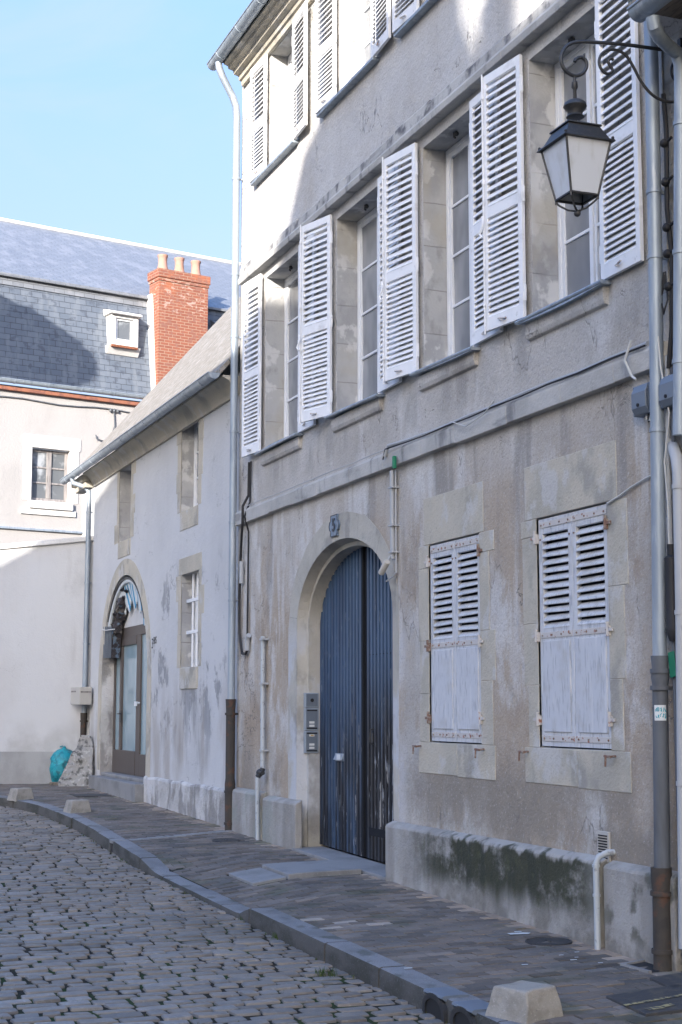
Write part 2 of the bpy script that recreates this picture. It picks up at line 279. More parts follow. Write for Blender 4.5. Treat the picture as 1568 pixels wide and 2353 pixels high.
M['brick'] = mat('brick', (.27, .098, .062), .9, 0, .2, coord='obj', layers=[
    dict(col=(.36, .13, .07), sc=V3(2), lo=.5, hi=.62, fac=.7, z=(2.4, 2.9, 4, 4)), dict(col=(.23, .11, .085), sc=V3(6), lo=.53, hi=.62, fac=.75, off=4, detail=6),
    dict(col=(.58, .52, .46), sc=(7, 7, 14), lo=.58, hi=.63, fac=.35, off=9, z=(1.9, 2.4, 3.0, 3.1))],
    brick=dict(u=(1, 1, 0), v=(0, 0, 1), w=.235, h=.078, mortar=.009, c2=(.22, .08, .055), cm=(.33, .22, .16), depth=.006, wob=.006))
M['brick_trim'] = mat('brick_trim', (.30, .125, .08), .9, layers=[dict(col=(.2, .09, .07), sc=V3(9), lo=.45, hi=.6)])
M['terracotta'] = mat('terracotta', (.40, .225, .175), .85, layers=[dict(col=(.38, .21, .14), sc=V3(5), lo=.5, hi=.65)])
M['stone_rubble'] = mat('stone_rubble', (.36, .335, .295), .95, layers=[
    dict(col=(.22, .205, .18), sc=(2.6, 2.6, 3.2), lo=.45, hi=.6, fac=.9, detail=8, h=-.02), dict(col=(.44, .42, .38), sc=V3(6), lo=.55, hi=.66, fac=.7, off=5)], bumps=[(V3(30), 5, .012), (V3(7), 5, .03)])
M['granite'] = mat('granite', (.21, .21, .215), .85, 0, .3, layers=[
    dict(col=(.27, .27, .28), sc=V3(130), lo=.52, hi=.66, fac=.7, detail=2), dict(col=(.10, .10, .105), sc=V3(110), lo=.56, hi=.68, fac=.7, off=4, detail=2),
    dict(col=(.12, .12, .118), sc=(1.6, 1.6, 2.2), lo=.45, hi=.65, fac=.6, off=9, detail=7),
    dict(col=(.06, .065, .045), sc=(3, 3, 6), lo=.54, hi=.64, fac=.6, off=14, detail=7)], bumps=[(V3(120), 3, .003), (V3(14), 4, .008)])
M['granite_dirt_shade'] = mat('granite_dirt_shade', (.095, .09, .082), .9, 0, .2, layers=[dict(col=(.05, .05, .042), sc=(2, 2, 5), lo=.42, hi=.62, fac=.8, detail=7), dict(col=(.15, .15, .145), sc=V3(60), lo=.55, hi=.7, fac=.5)], bumps=[(V3(90), 3, .004), (V3(14), 4, .008)])  # darker granite: street dirt plus the shade of the upright kerb face
M['slab'] = mat('slab', (.25, .25, .25), .9, layers=[dict(col=(.18, .18, .18), sc=V3(2), lo=.42, hi=.65, fac=.8, detail=7), dict(col=(.31, .31, .31), sc=V3(40), lo=.55, hi=.7, fac=.5)], bumps=[(V3(60), 3, .003), (V3(5), 4, .006)])
M['iron_cover'] = mat('iron_cover', (.052, .05, .05), .65, .3, .4, layers=[dict(col=(.085, .075, .068), sc=V3(12), lo=.5, hi=.66)], bumps=[(V3(90), 2, .004)])
M['plate'] = mat('plate', (.06, .06, .062), .75, .2, .4, layers=[dict(col=(.10, .09, .075), sc=V3(8), lo=.48, hi=.66)], bumps=[(V3(70), 2, .003)])
M['mark'] = mat('mark', (.32, .27, .14), .9, layers=[dict(col=(.08, .078, .075), sc=V3(30), lo=.45, hi=.55)])
M['moss_joint'] = mat('moss_joint', (.034, .031, .025), 1.0, 0, .1, layers=[dict(col=(.035, .055, .02), sc=V3(2.2), lo=.48, hi=.62, fac=.9, detail=7)], bumps=[(V3(60), 4, .01)])
M['earth'] = mat('earth', (.09, .085, .075), 1.0, 0, .1, layers=[dict(col=(.05, .055, .03), sc=V3(.6), lo=.45, hi=.62)], bumps=[(V3(20), 4, .02)])
M['grass'] = mat('grass', (.05, .085, .025), .8, 0, .2, layers=[dict(col=(.09, .10, .04), sc=V3(9), lo=.45, hi=.6)])
M['enamel'] = mat('enamel', (.15, .21, .28), .45, 0, .5, layers=[dict(col=(.10, .14, .19), sc=V3(22), lo=.5, hi=.64)])
M['enamel_dark'] = mat('enamel_dark', (.028, .04, .06), .5)
M['alu'] = mat('alu', (.30, .35, .41), .45, .3, .5)
M['alu_dark'] = mat('alu_dark', (.16, .19, .23), .5, .3, .5)
M['label_white'] = mat('label_white', (.6, .62, .62), .5)
M['amber'] = mat('amber', (.45, .30, .08), .5)
M['ink'] = mat('ink', (.02, .02, .025), .8)
M['teal_ink'] = mat('teal_ink', (.03, .33, .40), .7)
M['beige_plastic'] = mat('beige_plastic', (.46, .44, .40), .6)
M['awning_cloth'] = mat('awning_cloth', (.055, .05, .055), .9, layers=[dict(col=(.20, .18, .16), sc=V3(9), lo=.52, hi=.62, fac=.8, detail=7), dict(col=(.16, .24, .33), sc=V3(7), lo=.56, hi=.64, fac=.7, off=6)], bumps=[(V3(25), 4, .02)])
M['awning_blue'] = mat('awning_blue', (.08, .30, .50), .8)
M['awning_white'] = mat('awning_white', (.60, .64, .66), .8)
M['leaf'] = mat('leaf', (.045, .075, .03), .8, layers=[dict(col=(.08, .1, .04), sc=V3(1.2), lo=.45, hi=.6)])
M['bark'] = mat('bark', (.12, .09, .07), .95, bumps=[((12, 12, 3), 4, .03)])

# cobbles and pavers: the tint of each stone sits in a colour attribute
def stone_mat(name, base, tint, rough=.8, spec=.35, layers=(), bumps=()):
    m = mat(name, base, rough, 0, spec, layers, bumps); t = m.node_tree; b = t.nodes['Principled BSDF']
    src = b.inputs['Base Color'].links[0].from_socket
    at = t.nodes.new('ShaderNodeAttribute'); at.attribute_name = 'tint'
    mx = t.nodes.new('ShaderNodeMix'); mx.data_type = 'RGBA'; mx.blend_type = 'MULTIPLY'; mx.inputs[0].default_value = 1.0
    t.links.new(src, mx.inputs[6]); t.links.new(at.outputs['Color'], mx.inputs[7]); t.links.new(mx.outputs[2], b.inputs['Base Color'])
    return m
M['cobble'] = stone_mat('cobble', (.20, .176, .15), 1, .62, .45, layers=[
    dict(col=(.15, .14, .132), sc=V3(9), lo=.45, hi=.65, fac=.7, detail=6), dict(col=(.28, .265, .25), sc=V3(25), lo=.56, hi=.68, fac=.5, off=6),
    dict(col=(.11, .105, .095), sc=V3(.9), lo=.5, hi=.7, fac=.6, off=12)], bumps=[(V3(50), 4, .003), (V3(14), 3, .005)])
M['paver'] = stone_mat('paver', (.165, .143, .125), 1, .85, .25, layers=[
    dict(col=(.10, .095, .09), sc=V3(1.2), lo=.42, hi=.64, fac=.75, detail=6), dict(col=(.21, .185, .16), sc=V3(30), lo=.56, hi=.7, fac=.5),
    dict(col=(.07, .08, .055), sc=V3(1.7), lo=.54, hi=.66, fac=.6, off=8, detail=7)], bumps=[(V3(90), 3, .003), (V3(20), 3, .003)])

# ------------------------------------------------------------------ mesh building
class MB:
    def __init__(s): s.v = []; s.f = []; s.mi = []; s.cur = 0
    def add(s, vs, fs):
        o = len(s.v); s.v += [tuple(p) for p in vs]
        s.f += [tuple(i + o for i in f) for f in fs]; s.mi += [s.cur] * len(fs); return s
    def box(s, x0, x1, y0, y1, z0, z1, mx=None):
        vs = [Vector((x, y, z)) for z in (z0, z1) for y in (y0, y1) for x in (x0, x1)]
        if mx is not None: vs = [mx @ p for p in vs]
        return s.add(vs, [(0, 2, 3, 1), (4, 5, 7, 6), (0, 1, 5, 4), (2, 6, 7, 3), (0, 4, 6, 2), (1, 3, 7, 5)])
    def quad(s, *p): return s.add(p, [tuple(range(len(p)))])
    def prism(s, poly, a, b, mk):
        """poly of 2-D points, extruded from a to b; mk(u, v, w) gives the 3-D point"""
        n = len(poly); vs = [mk(u, v, a) for u, v in poly] + [mk(u, v, b) for u, v in poly]
        fs = [tuple(range(n))[::-1], tuple(range(n, 2 * n))] + [(i, (i + 1) % n, n + (i + 1) % n, n + i) for i in range(n)]
        return s.add(vs, fs)
    def ring(s, inner, outer, y0, y1):
        """open strip between two (x, z) curves, as a solid from y0 to y1"""
        n = len(inner); vs = []
        for y in (y0, y1):
            vs += [(x, y, z) for x, z in inner] + [(x, y, z) for x, z in outer]
        fs = []
        for i in range(n - 1):
            fs += [(i, i + 1, n + i + 1, n + i), (2 * n + i, 3 * n + i, 3 * n + i + 1, 2 * n + i + 1), (i, 2 * n + i, 2 * n + i + 1, i + 1), (n + i, n + i + 1, 3 * n + i + 1, 3 * n + i)]
        fs += [(0, n, 3 * n, 2 * n), (n - 1, 3 * n - 1, 4 * n - 1, 2 * n - 1)]
        return s.add(vs, fs)
    def tube(s, path, r, n=10, caps=True, arc=(0, 2 * math.pi), closed=True):
        P = [Vector(p) for p in path]; m = len(P)
        R = r if isinstance(r, (list, tuple)) else [r] * m
        T = []
        for i in range(m):
            d = P[min(i + 1, m - 1)] - P[max(i - 1, 0)]
            T.append(d.normalized() if d.length > 1e-9 else Vector((0, 0, 1)))
        ref = Vector((0, 0, 1)) if abs(T[0].z) < .9 else Vector((1, 0, 0))
        nrm = (ref - T[0] * ref.dot(T[0])).normalized(); vs = []
        for i in range(m):
            nrm = (nrm - T[i] * nrm.dot(T[i])); nrm = nrm.normalized() if nrm.length > 1e-6 else T[i].orthogonal().normalized()
            bn = T[i].cross(nrm)
            for k in range(n):
                a = arc[0] + (arc[1] - arc[0]) * k / (n if closed else n - 1)
                vs.append(P[i] + (nrm * math.cos(a) + bn * math.sin(a)) * R[i])
        fs = []
        for i in range(m - 1):
            for k in range(n if closed else n - 1):
                k2 = (k + 1) % n; fs.append((i * n + k, i * n + k2, (i + 1) * n + k2, (i + 1) * n + k))
        if caps and closed: fs += [tuple(range(n))[::-1], tuple(range((m - 1) * n, m * n))]
        return s.add(vs, fs)
    def lathe(s, prof, c, n=20):
        vs = []
        for r, z in prof:
            for k in range(n):
                a = 2 * math.pi * k / n; vs.append((c[0] + r * math.cos(a), c[1] + r * math.sin(a), c[2] + z))
        m = len(prof); fs = [(i * n + k, i * n + (k + 1) % n, (i + 1) * n + (k + 1) % n, (i + 1) * n + k) for i in range(m - 1) for k in range(n)]
        fs += [tuple(range(n))[::-1], tuple(range((m - 1) * n, m * n))]
        return s.add(vs, fs)
    def sphere(s, c, r, n=12, m=8):
        return s.lathe([(max(r * math.sin(math.pi * i / m), 1e-4), -r * math.cos(math.pi * i / m)) for i in range(m + 1)], c, n)

def link(name, mb, mats, parent=None, world=True, smooth=False, bevel=0, seg=2, fix=True):
    me = bpy.data.meshes.new(name); me.from_pydata([tuple(p) for p in mb.v], [], mb.f); me.update()
    for m_ in (mats if isinstance(mats, (list, tuple)) else [mats]): me.materials.append(M[m_] if isinstance(m_, str) else m_)
    if any(mb.mi): me.polygons.foreach_set('material_index', mb.mi)
    if fix:
        b = bmesh.new(); b.from_mesh(me); bmesh.ops.recalc_face_normals(b, faces=b.faces); b.to_mesh(me); b.free()
    if smooth:
        me.polygons.foreach_set('use_smooth', [True] * len(me.polygons))
        try: me.set_sharp_from_angle(angle=math.radians(40))
        except Exception: pass
    o = bpy.data.objects.new(name, me); COL.objects.link(o)
    if parent is not None:
        o.parent = parent
        if world: o.matrix_parent_inverse = root_mx(parent).inverted()
    if bevel:
        bv = o.modifiers.new('bevel', 'BEVEL'); bv.width = bevel; bv.segments = seg; bv.limit_method = 'ANGLE'; bv.angle_limit = math.radians(35)
    return o
def link_each(name, mb, *a, **k):
    # every connected piece of the builder becomes a mesh of its own
    par = list(range(len(mb.v)))
    def find(i):
        while par[i] != i: par[i] = par[par[i]]; i = par[i]
        return i
    for f in mb.f:
        for i in f[1:]: par[find(i)] = find(f[0])
    groups = {}
    for f in mb.f: groups.setdefault(find(f[0]), []).append(f)
    outs = []
    for fs in groups.values():
        ids = sorted({i for f in fs for i in f}); mp = {i: j for j, i in enumerate(ids)}
        m = MB(); m.add([mb.v[i] for i in ids], [tuple(mp[i] for i in f) for f in fs]); outs.append(link(name, m, *a, **k))
    return outs
def text_mesh(name, body, size, parent, loc, m, extrude=.001, offset=0.0):
    cu = bpy.data.curves.new(name, 'FONT'); cu.body = body; cu.size = size; cu.align_x = 'CENTER'; cu.align_y = 'CENTER'; cu.extrude = extrude; cu.offset = offset
    tmp = bpy.data.objects.new(name + '_tmp', cu); COL.objects.link(tmp); bpy.context.view_layer.update()
    me = bpy.data.meshes.new_from_object(tmp.evaluated_get(bpy.context.evaluated_depsgraph_get())); bpy.data.objects.remove(tmp)
    me.materials.clear(); me.materials.append(M[m]); o = bpy.data.objects.new(name, me); COL.objects.link(o)
    o.parent = parent; o.location = loc; o.rotation_euler = (math.radians(90), 0, 0); return o
def root_mx(o):
    m = o.matrix_basis.copy()
    if o.parent is not None: m = root_mx(o.parent) @ o.matrix_parent_inverse @ m
    return m
def tag(o, label, cat, group=None, kind=None):
    o['label'] = label; o['category'] = cat
    if group: o['group'] = group
    if kind: o['kind'] = kind
    return o
def struct(o, kind='structure'): o['kind'] = kind; return o
def thing(name, label, cat, loc=(0, 0, 0), rz=0.0, group=None):
    o = bpy.data.objects.new(name, None); COL.objects.link(o); o.location = loc; o.rotation_euler = (0, 0, rz); o.empty_display_size = .2
    return tag(o, label, cat, group)
def smooth01(t): t = max(0.0, min(1.0, t)); return t * t * (3 - 2 * t)

# ================================================================== GROUND
KX = [-60, -38, -34, -31, -29, -27.2, -26.5, -25.3, -23.5, -22.8, -21, -19.5, -18, -12, 30]
KY = [-26, -11, -6.3, -3.9, -2.75, -2.08, -1.90, -1.74, -1.68, -1.68, -1.74, -1.82, -1.91, -1.93, -1.96]
def kerb_y(x): return float(np.interp(x, KX, KY))
def lower(x): return .095 * smooth01((x + 17.9) / 1.1) * (1 - smooth01((x + 13.85) / .42))      # dropped kerb at the carriage door
def base_z(x): return -.0203 * (x + 14.8)
def pave_z(x, y):
    return base_z(x) + .02 * max(y, -2.2) - lower(x) * smooth01((-y - .75) / 1.1)
def street_z(x, y): return base_z(x) - .178 + .012 * min(4.0, max(0.0, kerb_y(x) - y))
GO = Vector((-29.75, .06, 0)); GU = Vector((-RT.x, -RT.y, 0))     # garden wall: corner and direction to the left
GN = Vector((FW.x, FW.y, 0)).normalized()                         # away from the camera
def before_garden(x, y): return (Vector((x, y, 0)) - GO).dot(GN) < .03

g = MB()
xs = [-600, -200, -90, -50, -42, -36, -30, -24, -18, -12, -6, 0, 6, 14, 30, 90, 300]
ys = [-400, -120, -40, -20, -13, -8.2, -5, -1.5, 2, 8, 20, 60, 200, 500]
vs = [(x, y, base_z(max(-60, min(30, x))) - .235) for y in ys for x in xs]; n = len(xs)
g.add(vs, [(j * n + i, j * n + i + 1, (j + 1) * n + i + 1, (j + 1) * n + i) for j in range(len(ys) - 1) for i in range(n - 1)])
struct(link('ground', g, 'earth', fix=False))

def tinted(name, mb, tints, m):
    o = link(name, mb, m, smooth=False, fix=False)
    at = o.data.attributes.new('tint', 'FLOAT_COLOR', 'FACE')
    at.data.foreach_set('color', np.array(tints, dtype=np.float32).ravel())
    return o
# street bed and stones
bed = MB(); bx = [-40 + .5 * i for i in range(93)]
for i in range(len(bx) - 1):
    for j in range(14):
        y0 = -8.2 + j * .5; y1 = y0 + .5
        bed.quad(*[(x, y, street_z(x, y) - .014) for x, y in ((bx[i], y0), (bx[i + 1], y0), (bx[i + 1], y1), (bx[i], y1))])
struct(link('street_bed', bed, 'moss_joint', fix=False))
cob = MB(); ct = []
rs = random.Random(3)
x = -37.5
while x < -4.5:
    dx = rs.uniform(.135, .172); y = -7.9 + rs.uniform(0, .25); skew = .05
    while y < -1.6:
        dy = rs.uniform(.18, .31) if rs.random() < .88 else rs.uniform(.12, .16)
        yc = y + dy / 2; xc = x + dx / 2 + skew * (yc + 4) + .035 * math.sin(yc * 2.3 + x * .7)
        if yc < kerb_y(xc) + .10 and (before_garden(xc, yc)):
            a, b = dx / 2 - rs.uniform(.011, .020), dy / 2 - rs.uniform(.008, .020)
            z = street_z(xc, yc) + rs.uniform(-.006, .006); tx, ty = rs.uniform(-.045, .045), rs.uniform(-.03, .03); rot = rs.uniform(-.035, .035)
            cr, sr = math.cos(rot), math.sin(rot); vs = []
            jit = [(rs.uniform(-.008, .008), rs.uniform(-.014, .014)) for _ in range(4)]
            def P(u, v, h):
                # u, v in -1..1 ; corners wander a little
                wgt = [(1 - u) * (1 - v) / 4, (1 + u) * (1 - v) / 4, (1 + u) * (1 + v) / 4, (1 - u) * (1 + v) / 4]
                X = u * a + sum(wq * j_[0] for wq, j_ in zip(wgt, jit)); Y = v * b + sum(wq * j_[1] for wq, j_ in zip(wgt, jit))
                return (xc + X * cr - Y * sr, yc + X * sr + Y * cr, z + h + tx * X + ty * Y)
            # octagonal rings give rounded corners
            def oct(q, h):
                c_ = .84; pts = [(-1, -c_), (-c_, -1), (c_, -1), (1, -c_), (1, c_), (c_, 1), (-c_, 1), (-1, c_)]
                return [P(u * q, v * (1 - (1 - q) * .6), h) for u, v in pts]
            vs = oct(1.0, -.06) + oct(.99, -.010) + oct(.93, -.001) + oct(.5, .0015)
            fs = [(r * 8 + k, r * 8 + (k + 1) % 8, (r + 1) * 8 + (k + 1) % 8, (r + 1) * 8 + k) for r in range(3) for k in range(8)] + [tuple(range(24, 32))]
            cob.add(vs, fs)
            t = rs.gauss(1.0, .13); t = max(.62, min(1.4, t)); wr = rs.uniform(-.03, .04)
            ct += [(t * (1 + wr), t, t * (1 - wr), 1)] * len(fs)
        y += dy
    x += dx
o = tinted('cobbled_street', cob, ct, 'cobble'); struct(o)
o.data.polygons.foreach_set('use_smooth', [True] * len(o.data.polygons)); o.data.set_sharp_from_angle(angle=math.radians(32))

# pavement: bed and pavers
bed = MB(); bx = [-42 + .35 * i for i in range(108)]
for i in range(len(bx) - 1):
    for j in range(24):
        y0 = -9.0 + j * .4
        if y0 + .4 < kerb_y(bx[i]) - .3: continue
        cs = [(bx[i], y0), (bx[i + 1], y0), (bx[i + 1], y0 + .4), (bx[i], y0 + .4)]
        if all(y > kerb_y(x) + .02 for x, y in cs) and y0 < .2:
            bed.quad(*[(x, y, pave_z(x, y) - .009) for x, y in cs])
struct(link('pavement_bed', bed, 'moss_joint', fix=False))
SLABS = [(-16.55, -14.95, -1.40, -.10)]
pav = MB(); pt = []
PW, PL = .112, .225
white_spots = [(733, 2115), (790, 2117), (748, 2135), (855, 2124)]
def gpix(px, py):
    d = ray(px, py); z = 0
    for _ in range(30):
        p = CAM + d * ((z - CAM.z) / d.z); z = pave_z(p.x, p.y)
    return p
wpts = [gpix(*q) for q in white_spots]
nx = int((40 - 4) / PW)
for i in range(nx):
    x = -40 + i * PW; off = (i % 2) * PL / 2
    for j in range(48):
        y = -9.4 + j * PL + off; xc, yc = x + PW / 2, y + PL / 2
        ky = kerb_y(xc) + .20
        y0, y1 = max(y, ky), min(y + PL, .02)
        if not before_garden(xc, yc): continue
        if -16.13 < xc < -15.17:                      # the granite slabs keep their place free
            if y0 > -1.33: continue
            y1 = min(y1, -1.335)
        if -17.5 < xc < -14.62: y1 = min(y1, -.105)   # and so does the threshold
        if y1 - y0 < .03: continue
        yc = (y0 + y1) / 2
        gp = .005; zz = rs.uniform(-.004, .004); tl = rs.uniform(-.03, .03); tm = rs.uniform(-.02, .02)
        c4 = [(x + gp, y0 + gp), (x + PW - gp, y0 + gp), (x + PW - gp, y1 - gp), (x + gp, y1 - gp)]
        top = [(a, b, pave_z(a, b) + zz + tl * (a - xc) + tm * (b - yc)) for a, b in c4]
        e = .004; ins = [(a + (e if a < xc else -e), b + (e if b < yc else -e), z_ + .003) for (a, b, z_) in top]
        pav.add([(a, b, z_ - .02) for a, b, z_ in top] + top + ins, [(0, 1, 5, 4), (1, 2, 6, 5), (2, 3, 7, 6), (3, 0, 4, 7), (4, 5, 9, 8), (5, 6, 10, 9), (6, 7, 11, 10), (7, 4, 8, 11), (8, 9, 10, 11)])
        t = max(.6, min(1.5, rs.gauss(1.0, .16))); wr = rs.uniform(-.03, .06)
        cc = (t * (1 + wr), t, t * (1 - wr), 1)
        if yc > -.22 and rs.random() < .8: cc = (1.75 * t, 1.6 * t, 1.42 * t, 1)
        if any(abs(xc - q.x) < PW * .5 and abs(yc - q.y) < PL * .5 for q in wpts): cc = (2.2, 2.2, 2.15, 1)
        pt += [cc] * 9
struct(tinted('pavement', pav, pt, 'paver'))

# kerb of long granite stones
kb = MB(); x = -44.0; kr = random.Random(9)
while x < 12:
    L = kr.uniform(.85, 1.15) if x > -26 else .6
    x1 = x + L
    is_drain = False
    if not is_drain:
        m = 7; rows = []; jy, jz = kr.uniform(-.008, .008), kr.uniform(-.005, .004)
        for k in range(m):
            xx = x + .007 + (x1 - x - .014) * k / (m - 1)
            ky = kerb_y(xx) + jy; zt = pave_z(xx, ky + .1) + .004 + jz; zb = street_z(xx, ky) - .06
            wv = .006 * mnoise.noise(Vector((xx * 2.1, 1, 0)))
            rows.append([(xx, ky - .004 + wv, zb), (xx, ky + wv, zt - .022), (xx, ky + .008 + wv, zt - .006), (xx, ky + .026 + wv, zt), (xx, ky + .205, zt), (xx, ky + .21, zb)])
        vs = [p for r_ in rows for p in r_]
        fs = [(i * 6 + j, (i + 1) * 6 + j, (i + 1) * 6 + j + 1, i * 6 + j + 1) for i in range(m - 1) for j in range(5)] + [tuple(range(6)), tuple(range((m - 1) * 6, m * 6))]
        dirt_shade = [j < 2 for i in range(m - 1) for j in range(5)] + [True, True]  # street face and ends: dirt and shade put into the colour
        for f_, dd in zip(fs, dirt_shade): kb.cur = 1 if dd else 0; kb.mi.append(kb.cur)
        o_ = len(kb.v); kb.v += [tuple(p) for p in vs]; kb.f += [tuple(i + o_ for i in f_) for f_ in fs]; kb.cur = 0
    else:
        zt = pave_z(x + .4, -1.9); kb.box(x + .004, x1 - .004, kerb_y(x) + .09, kerb_y(x) + .2, zt - .25, zt - .03)
        kb.box(x + .004, x1 - .004, kerb_y(x) - .0, kerb_y(x) + .2, zt - .03, zt - .002)
    x = x1
struct(link('kerb', kb, ['granite', 'granite_dirt_shade'], smooth=True))

def gz(x, y): return pave_z(x, y)
# two iron drain outlets set in the kerb
for k, (x0, lab) in enumerate(((-9.58, 'rounded iron kerb drain outlet farther from the near stone bollard'), (-9.14, 'rounded iron kerb drain outlet right beside the near stone bollard'))):
    t = thing('kerb_drain', lab, 'drain', (x0 + .15, kerb_y(x0), gz(x0, -1.9)), group='drain outlets in the kerb')
    ky = kerb_y(x0); z = gz(x0 + .15, -1.9)
    fz = lambda x_: kerb_y(x_) - .004
    arch = [(x0 + .02, z - .165)] + [(x0 + .15 + .13 * math.cos(math.pi * (1 - i / 10)), z - .10 + .075 * math.sin(math.pi * (1 - i / 10))) for i in range(11)] + [(x0 + .28, z - .165)]
    outer = [(x0 - .02, z - .17)] + [(x0 + .15 + .17 * math.cos(math.pi * (1 - i / 10)), z - .095 + .105 * math.sin(math.pi * (1 - i / 10))) for i in range(11)] + [(x0 + .32, z - .17)]
    hood = MB(); hood.ring(arch, outer, ky - .022, ky + .03); link('surround', hood, 'iron', t, smooth=True)
    tp = MB(); tp.prism([(ky - .022, z - .002), (ky - .018, z + .010), (ky + .0, z + .016), (ky + .17, z + .016), (ky + .17, z - .02), (ky - .0, z - .02)], x0 + .0, x0 + .30, lambda u, v, w_: (w_, u, v)); link('lid', tp, 'alu_dark', t, smooth=True)
    bk = MB(); bk.prism(arch, ky - .012, ky - .004, lambda u, v, w_: (u, w_, v)); link('opening', bk, 'black', t)
# narrow drain slot on the far kerb
t = thing('kerb_drain', 'narrow dark drain slot under pale stone in the kerb, well before the carriage door', 'drain', (-19.5, kerb_y(-19.5), gz(-19.5, -1.8)))
ky = kerb_y(-19.5); z = gz(-19.5, -1.8)
b = MB(); b.box(-19.55, -19.46, ky - .006, ky + .02, z - .13, z - .03); link('opening', b, 'black', t)
b = MB(); b.box(-19.60, -19.42, ky - .012, ky + .16, z - .03, z + .012); link('cap_stone', b, 'slab', t, bevel=.006)
# pale channel across the pavement from that slot to the wall
b = MB()
for i in range(12):
    y0 = -1.6 + i * .13; xa = -19.45 - .55 * (i / 12.) ; b.box(xa - .1, xa + .1, y0 + .003, y0 + .127, gz(xa, y0) - .03, gz(xa, y0) + .010)
tag(link('gutter_channel', b, 'slab', bevel=.004), 'pale stone rain channel crossing the pavement towards the low house pipe', 'channel')

# granite slabs before the carriage door
def slab(x0, x1, y0, y1, name, label, h=.02, skew=0.0):
    b = MB(); m = 6
    vs = []
    for i in range(m + 1):
        for j in range(m + 1):
            X = x0 + (x1 - x0) * i / m; Y = y0 + (y1 - y0) * j / m; X += skew * (Y - y1)
            vs.append((X, Y, max(gz(X, Y) + h, gz(X, Y1) - .5) + .003 * mnoise.noise(Vector((X * 3, Y * 3, 2)))))
    top = len(vs); vs += [(a, b_, c - .08) for a, b_, c in vs]
    fs = []
    for i in range(m):
        for j in range(m):
            q = [i * (m + 1) + j, (i + 1) * (m + 1) + j, (i + 1) * (m + 1) + j + 1, i * (m + 1) + j + 1]; fs += [tuple(q), tuple(k + top for k in q[::-1])]
    per = [(i * (m + 1), (i + 1) * (m + 1)) for i in range(m)] + [(m * (m + 1) + j, m * (m + 1) + j + 1) for j in range(m)] + [((i + 1) * (m + 1) + m, i * (m + 1) + m) for i in range(m)] + [(j + 1, j) for j in range(m)]
    fs += [(a, b_, b_ + top, a + top) for a, b_ in per]
    b.add(vs, fs)
    return tag(link(name, b, 'slab', bevel=.008), label, 'paving slab')
Y1 = 0
slab(-16.07, -15.22, -1.32, -.955, 'paving_slab', 'small grey stone slab in the pavement nearest the kerb before the door', .020)
slab(-16.10, -15.22, -.935, -.12, 'paving_slab', 'long grey stone slab with lifted edge between small slab and threshold', .045)
slab(-17.5, -14.64, -.10, .30, 'threshold_stone', 'wide pale grey threshold stone under the blue carriage door', .030)
# round covers
def manhole(px, py, r, label):
    p = gpix(px, py); t = thing('manhole_cover', label, 'manhole cover', tuple(p), group='round covers in the pavement')
    sl = Matrix.Translation(p) @ Matrix.Rotation(math.atan(.0203), 4, 'Y') @ Matrix.Rotation(math.atan(.02), 4, 'X')
    m = MB(); m.lathe([(r, -.03), (r, .009), (r - .006, .012), (r - .014, .012), (r - .016, .007), (.03, .007), (.028, .004), (.001, .004)], (0, 0, 0), 40); m.v = [sl @ Vector(q) for q in m.v]
    link('lid', m, 'iron_cover', t, smooth=True)
    m = MB(); m.box(-.035, .035, -.008, .008, .004, .012); m.v = [sl @ Vector(q) for q in m.v]; link('lifting_slot', m, 'iron', t)
manhole(1261, 2165, .185, 'round dark iron cover by the plinth of the near grey house')
manhole(520, 1932, .185, 'round dark iron cover near the brown downpipe between the two houses')
p = gpix(385 * .3663, 1827)
p = gpix(208, 1828)
b = MB(); b.box(p.x - .35, p.x + .35, p.y - .3, p.y + .3, p.z - .02, p.z + .012); tag(link('cover_plate', b, 'plate', bevel=.004), 'flat dark cover plate in the pavement before the glazed door', 'cover plate')
# plates at the lower right
def plate(c4, label, mark):
    pts = [gpix(*q) for q in c4]; t = thing('cover_plate', label, 'cover plate', tuple(pts[0]), group='dark metal plates on the pavement')
    m = MB(); vs = [(q.x, q.y, q.z - .01) for q in pts] + [(q.x, q.y, q.z + .022) for q in pts]
    m.add(vs, [(3, 2, 1, 0), (4, 5, 6, 7), (0, 1, 5, 4), (1, 2, 6, 5), (2, 3, 7, 6), (3, 0, 4, 7)]); link('plate', m, 'plate', t, bevel=.004)
    if mark:
        m = MB()
        for c in mark:
            a = [gpix(*q) for q in c]; m.quad(*[(q.x, q.y, q.z + .0262) for q in a])
        link_each('paint_mark', m, 'mark', t)
plate([(1393, 2296), (1485, 2338), (1640, 2318), (1560, 2268)], 'dark metal plate with worn yellow paint by the frame corner', [[(1432, 2318), (1438, 2321), (1600, 2292), (1592, 2289)], [(1480, 2327), (1495, 2331), (1530, 2326), (1515, 2321)], [(1517, 2320), (1530, 2324), (1552, 2319), (1540, 2315)]])
plate([(1493, 2253), (1548, 2278), (1640, 2262), (1590, 2238)], 'plain dark metal plate nearer the wall beside the drain pit', None)
p = gpix(1480, 2226)
b = MB(); z = p.z
pit = [gpix(*q) for q in ((1425, 2220), (1490, 2238), (1560, 2226), (1500, 2206))]
b.quad(*[(q.x, q.y, q.z + .0065) for q in pit])
t = thing('drain_pit', 'open dark drain pit with stone rim at the foot of the near downpipe', 'drain', tuple(p))
link('hole', b, 'black', t)
m = MB()
